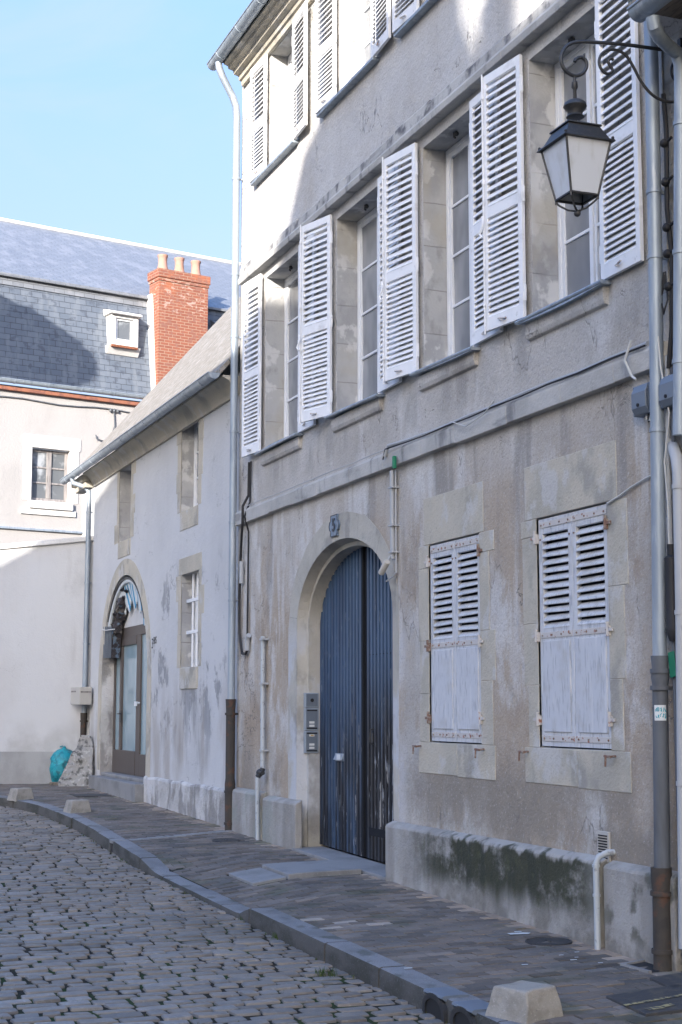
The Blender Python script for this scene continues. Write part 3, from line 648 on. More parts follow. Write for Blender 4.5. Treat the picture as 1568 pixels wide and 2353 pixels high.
for a, c in ((pit[3], pit[0]), (pit[0], pit[1])):
    d = (c - a); nrm = Vector((-d.y, d.x, 0)).normalized() * .03
    m.add([(a + nrm * s_ + Vector((0, 0, h_))) for h_ in (0, .02) for s_ in (0, 1)] + [(c + nrm * s_ + Vector((0, 0, h_))) for h_ in (0, .02) for s_ in (0, 1)], [(0, 1, 3, 2), (4, 6, 7, 5), (2, 3, 7, 6), (0, 4, 5, 1), (0, 2, 6, 4), (1, 5, 7, 3)])
link('rim', m, 'slab', t)

# stone bollards: one built, two copied
def bollard():
    b = MB(); hb, ht, h, n_ = .185, .142, .215, 9
    vs = []; fs = []
    def grid(P00, P10, P11, P01):
        o_ = len(vs)
        for i in range(n_ + 1):
            for j in range(n_ + 1):
                u, v = i / n_, j / n_; q = (P00 * (1 - u) + P10 * u) * (1 - v) + (P01 * (1 - u) + P11 * u) * v
                q = q + Vector((mnoise.noise(q * 9), mnoise.noise(q * 9 + Vector((5, 0, 0))), mnoise.noise(q * 9 + Vector((0, 5, 0))))) * .010
                vs.append(q)
        for i in range(n_):
            for j in range(n_): fs.append((o_ + i * (n_ + 1) + j, o_ + (i + 1) * (n_ + 1) + j, o_ + (i + 1) * (n_ + 1) + j + 1, o_ + i * (n_ + 1) + j + 1))
    B = [Vector((-hb, -hb, -.03)), Vector((hb, -hb, -.03)), Vector((hb, hb, -.03)), Vector((-hb, hb, -.03))]
    T = [Vector((-ht, -ht, h)), Vector((ht, -ht, h)), Vector((ht, ht, h + .01)), Vector((-ht, ht, h))]
    for i in range(4): grid(B[i], B[(i + 1) % 4], T[(i + 1) % 4], T[i])
    grid(*T)
    b.add(vs, fs)
    o = link('stone_bollard', b, 'concrete', bevel=0)
    bm = bmesh.new(); bm.from_mesh(o.data); bmesh.ops.remove_doubles(bm, verts=bm.verts, dist=.0005); bmesh.ops.recalc_face_normals(bm, faces=bm.faces); bm.to_mesh(o.data); bm.free()
    bv = o.modifiers.new('bevel', 'BEVEL'); bv.width = .014; bv.segments = 3; bv.limit_method = 'ANGLE'; bv.angle_limit = math.radians(40)
    return o
bol = bollard()
labs = ['large speckled stone bollard block on the kerb nearest the camera', 'pale squat stone bollard on the bend of the kerb before the low house', 'pale squat stone bollard farthest along the kerb, before the garden wall']
for k, (px, py, s_, rz) in enumerate(((1206, 2334, .97, .36), (178, 1866, .95, .15), (48, 1836, .95, .3))):
    o = bol if k == 0 else bol.copy()
    if k: COL.objects.link(o)
    p = gpix(px, py); o.location = p; o.rotation_euler = (0, 0, rz); o.scale = (s_, s_, s_ * (.9 if k else .86))
    tag(o, labs[k], 'bollard', 'stone bollard blocks along the kerb')

# grass and weeds in the joints
gr = MB(); wr = random.Random(5)
def tuft(x, y, z, n_, h, r):
    for _ in range(n_):
        a = wr.uniform(0, 6.28); q = wr.uniform(0, r); bx_, by_ = x + q * math.cos(a), y + q * math.sin(a)
        hh = h * wr.uniform(.5, 1.1); lx, ly = wr.uniform(-.5, .5) * hh, wr.uniform(-.5, .5) * hh; wd = .0035; ca, sa = math.cos(a) * wd, math.sin(a) * wd
        gr.add([(bx_ - sa, by_ + ca, z), (bx_ + sa, by_ - ca, z), (bx_ + lx * .5 + sa * .6, by_ + ly * .5 - ca * .6, z + hh * .6), (bx_ + lx * .5 - sa * .6, by_ + ly * .5 + ca * .6, z + hh * .6), (bx_ + lx, by_ + ly, z + hh)], [(0, 1, 2, 3), (3, 2, 4)])
for _ in range(240):
    x = wr.uniform(-27, -8.5); y = wr.uniform(-5.5, -2.05)
    if y < kerb_y(x) - .05: tuft(x, y, street_z(x, y) - .02, wr.randint(3, 9), .03, .035)
for px, py, s_ in ((744, 2240, 1), (770, 2242, .6), (1140, 2305, .8), (640, 2155, .7), (560, 2115, .5), (500, 2075, .4)):
    d = ray(px, py); z = -.25
    for _ in range(20):
        p = CAM + d * ((z - CAM.z) / d.z); z = street_z(p.x, p.y)
    tuft(p.x, p.y - .02, z - .01, int(42 * s_), .07, .06)
for _ in range(60):
    x = wr.uniform(-26, -8.8); tuft(x, kerb_y(x) - .02, street_z(x, kerb_y(x)) - .01, wr.randint(3, 8), .035, .03)
for px, py in ((1178, 2092), (1160, 2098), (1385, 2172), (330, 1841), (287, 1826)):
    p = gpix(px, py); tuft(p.x, p.y, p.z, 18, .04, .03)
struct(link('weeds', gr, 'grass', fix=False), 'stuff')
# litter flecks on the pavement
fl = MB()
for px, py in ((1190, 2143), (1200, 2148), (1290, 2197), (1325, 2202), (1318, 2208), (1206, 2219), (1380, 2215), (938, 2227), (1326, 2190)):
    p = gpix(px, py); q = wr.uniform(.008, .02); fl.quad(*[(p.x + a * q, p.y + b_ * q * 1.8, p.z + .0085) for a, b_ in ((-1, -.7), (.8, -1), (1, .8), (-.6, 1))])
p = gpix(1195, 2147); fl.quad(*[(p.x + a, p.y + b_, p.z + .008) for a, b_ in ((-.05, -.09), (.03, -.10), (.05, .05), (.0, .1), (-.04, .05))])
struct(link('litter', fl, 'label_white', fix=False), 'stuff')

# ================================================================== facade helpers
def facade(mb, x0, x1, z0, z1, rects, y=0.0):
    xs = sorted({x0, x1} | {v for r in rects for v in r[:2]}); zs = sorted({z0, z1} | {v for r in rects for v in r[2:]})
    for i in range(len(xs) - 1):
        for j in range(len(zs) - 1):
            cx, cz = (xs[i] + xs[i + 1]) / 2, (zs[j] + zs[j + 1]) / 2
            if any(r[0] < cx < r[1] and r[2] < cz < r[3] for r in rects): continue
            mb.quad((xs[i], y, zs[j]), (xs[i + 1], y, zs[j]), (xs[i + 1], y, zs[j + 1]), (xs[i], y, zs[j + 1]))
def reveal(mb, x0, x1, z0, z1, y0, y1, head=True, sill=True, wob=0):
    return mb.add([(x0, y0, z0), (x1, y0, z0), (x1, y0, z1), (x0, y0, z1), (x0, y1, z0), (x1, y1, z0), (x1, y1, z1), (x0, y1, z1)], [(0, 4, 7, 3), (1, 2, 6, 5), (3, 7, 6, 2), (0, 1, 5, 4)])
    mb.quad((x0, y0, z0), (x0, y1, z0), (x0, y1, z1), (x0, y0, z1)); mb.quad((x1, y0, z0), (x1, y0, z1), (x1, y1, z1), (x1, y1, z0))
    if head: mb.quad((x0, y0, z1), (x0, y1, z1), (x1, y1, z1), (x1, y0, z1))
    if sill: mb.quad((x0, y0, z0), (x1, y0, z0), (x1, y1, z0), (x0, y1, z0))
def arch_curve(cx, hw, zs, rise, z0, n=28):
    pts = [(cx - hw, z0)]
    for i in range(n + 1):
        a = math.pi * (1 - i / n); pts.append((cx + hw * math.cos(a), zs + rise * math.sin(a)))
    return pts + [(cx + hw, z0)]
def arch_fill(mb, curve, ztop, y=0.0):
    for (xa, za), (xb, zb) in zip(curve, curve[1:]):
        if abs(xa - xb) < 1e-6: continue
        mb.quad((xa, y, za), (xb, y, zb), (xb, y, ztop), (xa, y, ztop))
def arch_soffit(mb, c0, y0, c1, y1):
    for i in range(len(c0) - 1):
        mb.quad((c0[i][0], y0, c0[i][1]), (c0[i + 1][0], y0, c0[i + 1][1]), (c1[i + 1][0], y1, c1[i + 1][1]), (c1[i][0], y1, c1[i][1]))

def casement(parent, x0, x1, z0, z1, y, rows, frame='frame_white', pane='pane', cols=1, bw=.05, sw=.055, mw=.03):
    """a two-leaf window: one frame mesh, its panes a sub-part"""
    f = MB(); d = .05
    f.box(x0, x0 + bw, y, y + d, z0, z1); f.box(x1 - bw, x1, y, y + d, z0, z1)
    f.box(x0 + bw, x1 - bw, y, y + d, z0, z0 + bw); f.box(x0 + bw, x1 - bw, y, y + d, z1 - bw, z1)
    xm = (x0 + x1) / 2; ya, yb = y + .008, y + d - .004
    for a, b in ((x0 + bw, xm - .001), (xm + .001, x1 - bw)):
        f.box(a, a + sw, ya, yb, z0 + bw, z1 - bw); f.box(b - sw, b, ya, yb, z0 + bw, z1 - bw)
        f.box(a + sw, b - sw, ya, yb, z0 + bw, z0 + bw + sw + .03); f.box(a + sw, b - sw, ya, yb, z1 - bw - sw, z1 - bw)
        zb, zt = z0 + bw + sw + .03, z1 - bw - sw
        for r in range(1, rows):
            zc = zb + (zt - zb) * r / rows; f.box(a + sw, b - sw, ya + .004, yb, zc - mw / 2, zc + mw / 2)
        for c in range(1, cols):
            xc = a + sw + (b - a - 2 * sw) * c / cols; f.box(xc - mw / 2, xc + mw / 2, ya + .006, yb, zb, zt)
    f.box(xm - .028, xm + .028, y - .012, ya - .001, z0 + bw, z1 - bw)
    o = link('window', f, frame, parent, bevel=.004)
    p = MB(); zb, zt = z0 + bw + sw + .03, z1 - bw - sw
    for a, b in ((x0 + bw, xm), (xm, x1 - bw)):
        for r in range(rows):
            za, zc = zb + (zt - zb) * r / rows, zb + (zt - zb) * (r + 1) / rows; t1, t2 = random.uniform(-.008, .008), random.uniform(-.006, .006); yy = y + .03
            p.quad((a + sw * .5, yy - t1 - t2, za - .01), (b - sw * .5, yy + t1 - t2, za - .01), (b - sw * .5, yy + t1 + t2, zc + .01), (a + sw * .5, yy - t1 + t2, zc + .01))
    link('pane', p, pane, o, fix=False)
    return o

def louvre_leaf(parent, hx, side, w_, z0, z1, ang, y=-.045, n=(16, 17), rod=False, mat_='shutter_white', label=None):
    """open louvred leaf; hinge line at (hx, y); side -1 opens to the left, +1 to the right; ang = degrees it stands off the wall"""
    a = math.radians(ang)
    ux, uy = side * math.cos(a), -math.sin(a)
    mx = Matrix(((ux, -uy * side, 0, hx), (uy, ux * side, 0, y), (0, 0, 1, 0), (0, 0, 0, 1)))   # local: x across, y towards wall
    m = MB(); t = .034; st = .062
    h = z1 - z0; zm = z0 + h * .455
    m.box(0, st, -t, 0, z0, z1, mx); m.box(w_ - st, w_, -t, 0, z0, z1, mx)
    m.box(st, w_ - st, -t, 0, z0, z0 + .12, mx); m.box(st, w_ - st, -t, 0, z1 - .085, z1, mx); m.box(st, w_ - st, -t, 0, zm - .05, zm + .05, mx)
    for (zb, zt, k) in ((z0 + .12, zm - .05, n[1]), (zm + .05, z1 - .085, n[0])):
        for i in range(k):
            zc = zb + (zt - zb) * (i + .5) / k; dy, dz = .031, .0255
            tl = random.uniform(-.004, .004) if random.random() < .93 else random.uniform(-.016, .016); t2 = random.uniform(-.003, .003)
            vs = [(st, -t / 2 - dy * .62, zc - dz + tl), (w_ - st, -t / 2 - dy * .62, zc - dz + t2), (w_ - st, -t / 2 + dy * .62, zc + dz), (st, -t / 2 + dy * .62, zc + dz)]
            vs = vs + [(p_[0], p_[1] + .003, p_[2] - .010) for p_ in vs]
            m.add([mx @ Vector(p_) for p_ in vs], [(0, 1, 2, 3), (7, 6, 5, 4), (0, 4, 5, 1), (1, 5, 6, 2), (2, 6, 7, 3), (3, 7, 4, 0)])
    o = link('shutter', m, mat_, parent, bevel=.003)
    if label: o['label'] = label
    for zc in (z0 + .22, zm + .02, z1 - .28):
        q = MB(); c0 = mx @ Vector((-.012, -.02, zc - .07)); c1 = mx @ Vector((-.012, -.02, zc + .07))
        q.tube([c0 - Vector((0, 0, .02)), c0, c0, c1, c1, c1 + Vector((0, 0, .02))], [.006, .006, .013, .013, .006, .006], 8); link('hinge', q, 'shutter_white', o, smooth=True)
    q = MB(); c0 = Vector((w_ * .42, -t - .012, z0 + .055)); q.tube([mx @ c0, mx @ (c0 + Vector((.10, -.012, .012)))], .009, 6); q.tube([mx @ (c0 + Vector((.05, 0, -.01))), mx @ (c0 + Vector((.05, -.03, -.02)))], .006, 6); link('catch', q, 'strap', o)
    if rod:
        q = MB(); q.tube([mx @ Vector((w_ - .022, -t - .014, z0 - .03)), mx @ Vector((w_ - .022, -t - .014, z1 + .02))], .0085, 8)
        for zc in (z0 + .25, zm + .3, z1 - .2): q.tube([mx @ Vector((w_ - .022, -t - .014, zc - .02)), mx @ Vector((w_ - .022, -t - .014, zc + .02))], .015, 8)
        zc = zm - .12; pts = [(w_ - .022, -t - .03, zc + .09), (w_ - .045, -t - .035, zc + .03), (w_ - .03, -t - .04, zc - .02), (w_ + .0, -t - .045, zc - .07), (w_ - .03, -t - .04, zc - .11)]
        q.tube([mx @ Vector(p_) for p_ in pts], .012, 8); link('latch_rod', q, 'shutter_white', o, smooth=True)
    return o

# ================================================================== MAIN HOUSE
H = thing('town_house', 'tall three storey grey stucco house with white louvred shutters and blue carriage door', 'house', (-14.8, 0, 0))
XL, XR, ZT = -20.05, -9.40, 10.9
W1 = [(-18.90, -17.52), (-16.26, -14.93), (-13.79, -12.63), (-11.49, -10.30)]      # first floor openings
ZA, ZB = 5.12, 7.47
W2 = [(-18.74, -17.70), (-16.12, -15.04), (-13.72, -12.66), (-11.42, -10.36)]      # second floor
ZC, ZD = 8.95, 10.55
GW = [(-13.72, -12.59), (-11.49, -10.34)]                                          # ground floor
ARC = arch_curve(-16.12, 1.49, 2.72, .93, -.3)
rects = [(a, b, ZA, ZB) for a, b in W1] + [(a, b, ZC, ZD) for a, b in W2] + [(a, b, 1.40, 3.34) for a, b in GW] + [(-17.61, -14.63, -.3, 3.8)]
wl = MB(); facade(wl, XL, XR, -.3, ZT, rects); arch_fill(wl, ARC, 3.8)
# end walls and back make it a body
wl.quad((XL, 0, -.3), (XL, 0, ZT), (XL, 9, ZT), (XL, 9, -.3)); wl.quad((XR, 0, -.3), (XR, 9, -.3), (XR, 9, ZT), (XR, 0, ZT)); wl.quad((XL, 9, -.3), (XL, 9, ZT), (XR, 9, ZT), (XR, 9, -.3))
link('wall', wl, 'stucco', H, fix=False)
for (a, b), z0, z1, dp in [(w_, ZA - .03, ZB, .30) for w_ in W1] + [(w_, ZC - .03, ZD, .28) for w_ in W2] + [(w_, 1.40, 3.34, .2) for w_ in GW]:
    rv = MB(); reveal(rv, a, b, z0, z1, 0, dp); link('window_reveal', rv, 'reveal_stone', H, fix=False)
# stone courses in the reveals and round the ground-floor windows (3 mm proud)
rf = MB()
rf.quad((XL - .02, -.4, ZT + .03), (XR, -.4, ZT + .03), (XR, 4.5, ZT + 3.2), (XL - .02, 4.5, ZT + 3.2)); rf.quad((XL - .02, 4.5, ZT + 3.2), (XR, 4.5, ZT + 3.2), (XR, 9.4, ZT), (XL - .02, 9.4, ZT))
for xx in (XL - .02, XR): rf.add([(xx, -.4, ZT + .03), (xx, 9.4, ZT), (xx, 4.5, ZT + 3.2)], [(0, 1, 2)])
link('roof', rf, 'slate', H, fix=False)
# cornice of three steps, gutter
co = MB(); co.prism([(.05, 10.56), (-.05, 10.56), (-.06, 10.63), (-.09, 10.64), (-.10, 10.70), (-.17, 10.72), (-.18, 10.77), (-.25, 10.79), (-.26, 10.83), (-.32, 10.85), (-.32, 10.885), (.05, 10.885)], XL + .12, XR, lambda u, v, w_: (w_, u, v))
link('cornice', co, 'limestone', H)
def gutter(parent, xa, xb, y, z, r, m='zinc', joints=.9, brackets=True):
    q = MB(); n_ = 11
    arc = [(math.cos(math.pi + math.pi * k / (n_ - 1)), math.sin(math.pi + math.pi * k / (n_ - 1))) for k in range(n_)]
    prof = [(y + r * c, z + r * s_) for c, s_ in arc] + [(y + (r - .006) * c, z + (r - .006) * s_) for c, s_ in arc[::-1]]
    q.prism(prof, xa, xb, lambda u, v, w_: (w_, u, v))
    q.tube([(xa, y - r, z), (xb, y - r, z)], .011, 8)
    for xx in (xa, xb): q.prism([(y + r * c, z + r * s_) for c, s_ in arc], xx - .003, xx + .003, lambda u, v, w_: (w_, u, v))
    o = link('gutter', q, m, parent, smooth=True)
    x_ = xa + joints * .5; q = MB(); r2 = r + .007
    while x_ < xb:
        q.prism([(y + r2 * c, z + r2 * s_) for c, s_ in arc] + [(y + r * c, z + r * s_) for c, s_ in arc[::-1]], x_ - .014, x_ + .014, lambda u, v, w_: (w_, u, v)); x_ += joints
    link_each('gutter_joint', q, m, o, smooth=True)
    return o
gutter(H, XL - .16, XR, -.40, 10.94, .085)
# drip band above the first floor, string course above the ground floor
bd = MB()
xx = XL + .25; br = random.Random(2)
while xx < XR:
    x1 = min(xx + br.uniform(.55, .95), XR); zt = 7.80 + br.uniform(-.02, .02)
    bd.prism([(0.03, 7.60), (-.115, 7.595), (-.125, 7.66), (-.10, 7.70), (-.095, zt), (-.07, zt + .035), (.03, zt + .05)], xx, x1 - .004, lambda u, v, w_: (w_, u, v)); xx = x1
link('drip_band', bd, 'band_stone', H, bevel=.006)
bd = MB(); xx = XL + .05
while xx < XR:
    x1 = min(xx + br.uniform(.6, 1.1), XR); z0 = 4.235 + br.uniform(-.006, .006)
    bd.prism([(.03, z0), (-.075, z0), (-.085, 4.385), (-.06, 4.42), (.03, 4.435)], xx, x1 - .003, lambda u, v, w_: (w_, u, v)); xx = x1
link('string_course', bd, 'band_stone', H, bevel=.006)
# plinth
def plinth_piece(xa, xb, zt, y=-.095):
    pl = MB()
    nseg = max(2, int((xb - xa) / .25))
    rows = []
    for i in range(nseg + 1):
        X = xa + (xb - xa) * i / nseg; wv = .006 * mnoise.noise(Vector((X * 1.7, 3, 0)))
        rows.append([(X, y + wv, -.35), (X, y + wv, zt - .035), (X, y + .012 + wv, zt - .012), (X, -.002, zt + .025), (X, .0, -.35)])
    vs = [p_ for r_ in rows for p_ in r_]
    pl.add(vs, [(i * 5 + j, (i + 1) * 5 + j, (i + 1) * 5 + j + 1, i * 5 + j + 1) for i in range(nseg) for j in range(4)] + [tuple(range(5)), tuple(range(nseg * 5, nseg * 5 + 5))])
    link('plinth', pl, 'plinth', H, bevel=.012)
plinth_piece(XL + .02, -18.72, .66); plinth_piece(-18.64, -17.40, .62); plinth_piece(-14.64, -10.42, .565); plinth_piece(-10.36, XR, .55)
# carriage arch: reveal in two orders and a flush ring of stone
ar = MB()
C0 = ARC; C1 = arch_curve(-16.12, 1.455, 2.72, .90, -.3)
arch_soffit(ar, C0, 0, C1, .12); arch_soffit(ar, C1, .12, C1, .121)
C2 = arch_curve(-16.12, 1.425, 2.70, .87, -.3); arch_soffit(ar, C1, .121, C2, .125); arch_soffit(ar, C2, .125, C2, .40)
link('arch_reveal', ar, 'arch_stone', H, fix=False)
rg = MB(); nA = 9
crv = arch_curve(-16.12, 1.49, 2.72, .93, .60, 28); out = []
for i, (xa, za) in enumerate(crv):
    wv = .03 * mnoise.noise(Vector((i * .6, 0, 0)))
    if i == 0: out.append((xa - .30, za))
    elif i == len(crv) - 1: out.append((xa + .13, za))
    else:
        a = math.pi * (1 - (i - 1) / 28); k_ = .30 + .0 * i + wv; out.append((xa + k_ * math.cos(a) * (.55 + .45 * (a > 1.57)), za + k_ * math.sin(a)))
rg.ring(crv, out, -.004, .01)
link('arch_surround', rg, 'arch_stone', H)
# voussoir joints
vj = MB()
for i in range(2, 29, 4):
    (xa, za), (xb, zb) = crv[i], out[i]; d = Vector((xb - xa, 0, zb - za)); nrm = Vector((-d.z, 0, d.x)).normalized() * .003
    vj.quad((xa - nrm.x, -.0055, za - nrm.z), (xa + nrm.x, -.0055, za + nrm.z), (xb + nrm.x, -.0055, zb + nrm.z), (xb - nrm.x, -.0055, zb - nrm.z))
link_each('voussoir_joint', vj, 'plinth', H, fix=False)
# carriage door: two leaves of vertical boards, wicket in the right one
dz0 = lambda x_: base_z(x_) + .055
def leaf(name, xa, xb):
    q = MB(); bw = .062; x_ = xa
    i = 0
    while x_ < xb - .001:
        x1 = min(x_ + (.060 if i % 2 == 0 else .040), xb); yb = .30 - (.026 if i % 2 == 0 else 0.0)
        zt0 = 2.70 + .90 * math.sqrt(max(0, 1 - ((x_ + 16.12) / 1.47) ** 2)); zt1 = 2.70 + .90 * math.sqrt(max(0, 1 - ((x1 + 16.12) / 1.47) ** 2)); zb = dz0(x_)
        w_ = .004
        q.add([(x_ + w_, yb, zb), (x1 - w_, yb, zb), (x1 - w_, yb, zt1), (x_ + w_, yb, zt0), (x_, .33, zb), (x1, .33, zb), (x1, .33, zt1), (x_, .33, zt0)], [(0, 1, 2, 3), (0, 4, 5, 1), (1, 5, 6, 2), (2, 6, 7, 3), (3, 7, 4, 0)])
        x_ = x1; i += 1
    return q
D_ = link('carriage_door', leaf('l', -17.56, -16.17), 'door_blue', H, bevel=0)
b = MB(); b.box(-16.165, -16.115, .262, .32, dz0(-16.1), 3.60); b.box(-16.112, -16.03, .29, .33, dz0(-16.1), 3.60); link('meeting_stile', b, 'door_dark', D_, bevel=.005)
rl = leaf('r', -16.025, -14.66); link('door_leaf', rl, 'door_blue', D_)
b = MB()
def strip(xa, xb, za, zb, y=.2835): b.box(xa, xb, y, y + .004, za, zb)
strip(-15.985, -15.975, .09, 2.33); strip(-15.985, -14.7, 2.325, 2.337); strip(-16.02, -14.7, .42, .445); link('wicket_gap', b, 'door_dark', D_)
b = MB(); b.box(-15.98, -14.7, .272, .283, .33, .42); link('kick_rail', b, 'door_dark', D_, bevel=.004)
b = MB(); q0 = FA(862, 1695, .27); b.tube([(q0.x - .04, .285, q0.z + .09), (q0.x - .04, .235, q0.z + .09), (q0.x - .04, .225, q0.z), (q0.x - .04, .235, q0.z - .07), (q0.x - .04, .285, q0.z - .07)], .010, 8); b.box(q0.x - .10, q0.x - .07, .272, .283, q0.z - .05, q0.z + .05); link('handle', b, 'iron', D_, smooth=True)
b = MB(); q0 = FA(783, 1740, .28); b.box(q0.x - .13, q0.x + .13, .262, .285, q0.z - .045, q0.z + .045); b.prism([(.268, q0.z + .045), (.235, q0.z - .03), (.25, q0.z - .035), (.272, q0.z + .03)], q0.x - .13, q0.x + .13, lambda u, v, w_: (w_, u, v)); link('letter_slot', b, 'alu', D_, bevel=.003)
b = MB(); b.box(q0.x - .02, q0.x + .09, .236, .243, q0.z - .03, q0.z + .035); link('slot_label', b, 'label_white', D_)

# first-floor windows, sills and shutters
for i, (a, b_) in enumerate(W1):
    casement(H, a + .005, b_ - .005, ZA, ZB - .005, .255, 4)
    s_ = MB(); n_ = 8
    for kk in range(n_):
        xa = a - .12 + (b_ - a + .24) * kk / n_; xb = a - .12 + (b_ - a + .24) * (kk + 1) / n_
        za = ZA - .03 + .02 * math.sin(kk / n_ * 3.1 + i) ; zb_ = ZA - .03 + .02 * math.sin((kk + 1) / n_ * 3.1 + i)
        s_.add([(xa, .25, za + .03), (xb, .25, zb_ + .03), (xb, -.10, zb_), (xa, -.10, za), (xa, .25, za + .005), (xb, .25, zb_ + .005), (xb, -.105, zb_ - .03), (xa, -.105, za - .03)], [(0, 1, 2, 3), (4, 7, 6, 5), (3, 2, 6, 7), (0, 3, 7, 4), (1, 5, 6, 2)])
    s_.tube([(a - .13, -.10, ZA - .04 + .02 * math.sin(i)), (b_ + .13, -.10, ZA - .04 + .02 * math.sin(3.1 + i))], .017, 8)
    link('window_sill', s_, 'zinc', H, smooth=True)
    u_ = MB(); u_.prism([(0.02, ZA - .05), (-.05, ZA - .055), (-.05, ZA - .16), (-.035, ZA - .20), (.02, ZA - .215)], a - .06, b_ + .06, lambda u, v, w_: (w_, u, v)); link('sill_stone', u_, 'stucco', H, bevel=.008)
angL = [5, 16, 11, 7.5]
for i, (a, b_) in enumerate(W1):
    louvre_leaf(H, a - .035, -1, .60, 5.115, 7.53, angL[i], rod=i > 0)
    louvre_leaf(H, (-17.474, -14.887, -12.591, -10.262)[i] , 1, .60, 5.105, 7.50, 1.0, y=-.02, rod=False)
# iron pegs under the lintels
for i, (a, b_) in enumerate(W1):
    q = MB(); xc = (a + b_) / 2 - .08; q.tube([(xc, .12, ZB), (xc, .12, ZB - .05), (xc + .02, .12, ZB - .06)], .012, 8); q.sphere((xc + .05, .12, ZB - .03), .026, 10, 6); link('lintel_peg', q, 'iron', H, smooth=True)
# second-floor windows and shutters
for i, (a, b_) in enumerate(W2):
    casement(H, a + .005, b_ - .005, ZC, ZD - .005, .23, 3)
    s_ = MB(); s_.prism([(.24, ZC + .01), (-.09, ZC - .02), (-.09, ZC - .06), (.24, ZC - .05)], a - .62, b_ + .10, lambda u, v, w_: (w_, u, v)); link('window_sill', s_, 'zinc', H, bevel=.008)
    louvre_leaf(H, a - .03, -1, .58, 8.93, 10.56, 3, n=(11, 11)); louvre_leaf(H, b_ + .03, 1, .58, 8.93, 10.56, 3, n=(11, 11))
# ground-floor windows: stone surround, closed weathered shutters
def ground_window(a, b_, lw):
    z0, z1 = 1.40, 3.34; q = MB(); r_ = random.Random(int(a * -10))
    q.box(a - lw, b_ + lw * .8, -.006, .02, z1 + .002, z1 + .47)                      # lintel
    zz = z0 - .30
    for x_, sg in ((a, -1), (b_, 1)):
        zz = z0
        while zz < z1 - .02:
            zt = min(zz + r_.uniform(.45, .75), z1); d = r_.uniform(.17, .30)
            q.box(min(x_, x_ + sg * d), max(x_, x_ + sg * d), -.0045 - r_.uniform(0, .002), .02, zz, zt - .004); zz = zt
    q.box(a - .26, (a + b_) / 2 + .05, -.007, .02, z0 - .30, z0 - .004); q.box((a + b_) / 2 + .054, b_ + .27, -.0065, .02, z0 - .31, z0 - .004)
    o = link('window_surround', q, 'limestone', H, bevel=.004)
    # near-black sheet put in for the shade behind the louvres
    v_ = MB(); v_.box(a, b_, .10, .12, z0, z1); link('void_sheet', v_, 'door_dark', H)
    xm = (a + b_) / 2
    for xa, xb in ((a + .012, xm - .003), (xm + .003, b_ - .012)):
        s_ = MB(); t0, t1 = .012, .052; st = .062; zm = z0 + .015 + (z1 - z0) * .475; zb, zt = z0 + .012, z1 - .012
        s_.box(xa, xa + st, t0, t1, zb, zt); s_.box(xb - st, xb, t0, t1, zb, zt)
        s_.box(xa + st, xb - st, t0, t1, zb, zb + .13); s_.box(xa + st, xb - st, t0, t1, zm - .055, zm + .055); s_.box(xa + st, xb - st, t0, t1, zt - .13, zt)
        s_.box(xa + st - .008, xb - st + .008, t0 - .010, t1 - .006, zb + .12, zm - .05)   # solid lower panel
        k_ = 12; la, lb = zm + .055, zt - .13
        for i in range(k_):
            zc = la + (lb - la) * (i + .5) / k_; tl = random.uniform(-.005, .005)
            vs = [(xa + st, t0 - .004, zc - .026 + tl), (xb - st, t0 - .004, zc - .026 - tl), (xb - st, t1 - .004, zc + .018), (xa + st, t1 - .004, zc + .018)]
            vs = vs + [(p_[0], p_[1] + .002, p_[2] - .011) for p_ in vs]
            s_.add(vs, [(0, 1, 2, 3), (7, 6, 5, 4), (0, 4, 5, 1), (1, 5, 6, 2), (2, 6, 7, 3), (3, 7, 4, 0)])
        o = link('shutter', s_, 'shutter_grey', H, bevel=.003)
        left = xa < xm - .1
        for zc in (zb + .065, zm, zt - .055):
            h_ = MB(); h_.box(xa + .01, xb - .01, t0 - .006, t0 - .001, zc - .024, zc + .024); so = link('strap_hinge', h_, 'strap', o, bevel=.002)
            rv_ = MB()
            for f_ in (.1, .38, .66, .92): rv_.sphere((xa + (xb - xa) * f_, t0 - .007, zc), .0095, 8, 4)
            for f_ in (.06, .94):
                if zc > zm + .1:
                    rv_.sphere((xa + (xb - xa) * f_, t0 - .004, zc - .12), .009, 8, 4)
            link_each('rivet', rv_, 'rust_dull', o, smooth=True)
            g_ = MB(); xh = (a - .004) if left else (b_ + .004); zh = zc + (.16 if zc < zm - .1 else (-.10 if zc > zm + .1 else .0))
            g_.box(xh - .02, xh + .02, -.024, .010, zh - .05, zh + .03); g_.tube([(xh, -.02, zh - .055), (xh, -.02, zh + .06)], .012, 8); g_.box(xh + (-.07 if left else .005), xh + (-.005 if left else .07), -.022, -.008, zh - .015, zh + .01)
            link('hinge_pin', g_, 'strap' if random.random() < .7 else 'rust_dull', o)
    for xh in (a - .2, b_ + .06):
        k2 = MB(); k2.tube([(xh, -.005, z0 - .04), (xh, -.07, z0 - .045)], .009, 6); k2.tube([(xh - .05, -.075, z0 - .04), (xh + .03, -.07, z0 - .045)], .011, 6); k2.tube([(xh - .03, -.078, z0 - .04), (xh - .035, -.08, z0 - .12)], .008, 6); link('shutter_stay', k2, 'rust_dull', H)
ground_window(*GW[0], .11); ground_window(*GW[1], .20)

